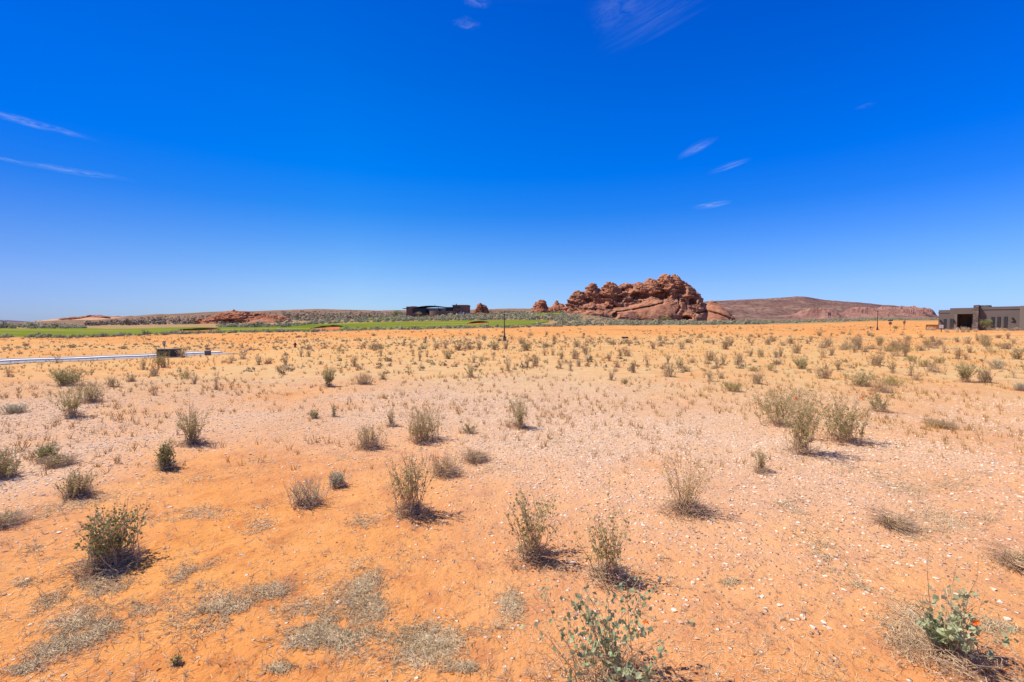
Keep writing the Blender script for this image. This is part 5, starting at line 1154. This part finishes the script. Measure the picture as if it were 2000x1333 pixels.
# ------------------------------------------------------------------ trees
def tree(px, rb, rt, w, Y, mat, name, label, n=1500, trunk_frac=.25):
    p = at(px, rb, Y); k = Y / F; H, W = (rb - rt) * k, w * k; rng = rnd(int(px)); tr, cr = PB(), PB()
    t = empty(name, p, 0, label, 'tree')
    tr.stem(np.array([[0, 0, -.3], [0.05, 0, H * .3], [-.05, .05, H * .6]]), .05 * H * .7, .02 * H, .4); P = []
    for j in range(9):
        az = rng.uniform(0, 6.28); q = curve_pts(rng, (0, 0, H * rng.uniform(.12, .45)), az, W * rng.uniform(.25, .5), H * rng.uniform(.2, .55), 5, 1.1, .05); tr.stem(q, .015 * H, .005 * H, .5)
        c = q[-1]; P.append(c + rng.normal(size=(n // 9, 3)) * [W * .14, W * .14, H * .12])
    P = np.vstack(P); P[:, 2] = np.clip(P[:, 2], H * .06, H); cr.leaves(rng, P, H * .075, .6, .2, np.clip(fbm3(P, H * .2, 2, 3) * .5 + .5 + rng.uniform(-.2, .2, len(P)), 0, 1))
    link('trunk', tr.mesh('trunk', M['bark']), t); link('crown', cr.mesh('crown', mat), t)
tree(777.5, 620.5, 606.5, 17, 262, M['leaf_dark'], 'desert_tree', 'bushy green tree beside the clubhouse, above the small green')
tree(663, 624.5, 617, 9, 330, M['leaf_dark'], 'desert_tree', 'small dark tree on the far slope between the outcrop and clubhouse')
tree(692, 622.5, 616, 11, 340, M['leaf_dark'], 'desert_tree', 'low wide tree between the small dark tree and the clubhouse')
tree(625, 627, 618.5, 17, 320, M['leaf_grey'], 'desert_tree', 'pale grey-green tree nearest the red outcrop on the far slope')
tree(1300, 625.6, 618.5, 17, 278, M['leaf_green'], 'green_bush', 'light green bush at the foot of the sandstone butte')
tree(817, 617, 609, 10, 276, M['leaf_grey'], 'desert_tree', 'small grey tree against the clubhouse entrance wall')
tree(1926, 645, 624.5, 16, 78.5, M['leaf_dark'], 'garden_tree', 'young leafy tree beside the stone pillar of the taupe house', 1100)
tree(1751, 646.5, 637, 10, 104, M['leaf_dark'], 'green_bush', 'round green bush between the stop sign and dead sapling', 900)
def dead_sapling():
    Y = 94.0; p = at(1765.5, 645.5, Y); H = zrow(1765, 626, Y) - p.z; b, lv = PB(), PB(); rng = rnd(3); t = empty('dead_sapling', p, 0, 'dead brown sapling with a thin bare trunk near the stop sign', 'tree')
    b.stem(np.array([[0, 0, -.2], [.01, 0, H * .5], [0, .02, H * .75], [.03, 0, H]]), .05, .02, .3); P = []
    for j in range(16):
        q = curve_pts(rng, (0, 0, H * rng.uniform(.55, .85)), rng.uniform(0, 6.28), rng.uniform(.1, .32), rng.uniform(.2, .5), 4, .8, .02); b.stem(q, .016, .006, .4); P.append(q[1:] + rng.normal(size=(3, 3)) * .04)
    lv.leaves(rng, np.repeat(np.vstack(P), 7, 0) + rng.normal(size=(336, 3)) * .06, .09, .5)
    link('trunk', b.mesh('trunk', M['bark']), t); link('crown', lv.mesh('crown', m_leaf('dead_leaf', [(0, (.13, .055, .03)), (1, (.27, .12, .06))])), t)
dead_sapling()
rng = rnd(88)
for i, (px, rb, rt, w) in enumerate([(1812, 646, 638, 14), (1822, 646, 639, 16), (1869, 646.5, 636, 12), (1880, 646.5, 634.5, 14), (1891, 646.5, 637, 13), (1905, 646, 639, 12), (1948, 646, 638.5, 14), (1962, 646, 640, 13), (1985, 645, 638, 12), (1850, 646.5, 639.5, 11)]):
    p = at(px, rb, 77.0 if px > 1830 else 84.0); p.z = float(ground(p.x, p.y)); k = p.y / F; b = PB(); H, W = (rb - rt) * k * 1.1, w * k
    for j in range(70): b.stem(curve_pts(rng, (rng.normal() * W * .12, rng.normal() * W * .12, 0), rng.uniform(0, 6.28), W * .5 * rng.uniform(), H * rng.uniform(.5, 1), 4, 1.4), .014, .006, rng.uniform(.3, 1))
    o = link('grass_clump', b.mesh('grass_clump', M['straw'])); o.location = p; tag(o, 'tall straw-coloured grass clump along the front of the taupe house' if px > 1830 else 'tall straw-coloured grass clump before the rust fence', 'grass clump', 'straw clumps along the taupe house' if px > 1830 else 'straw clumps by the rust fence')
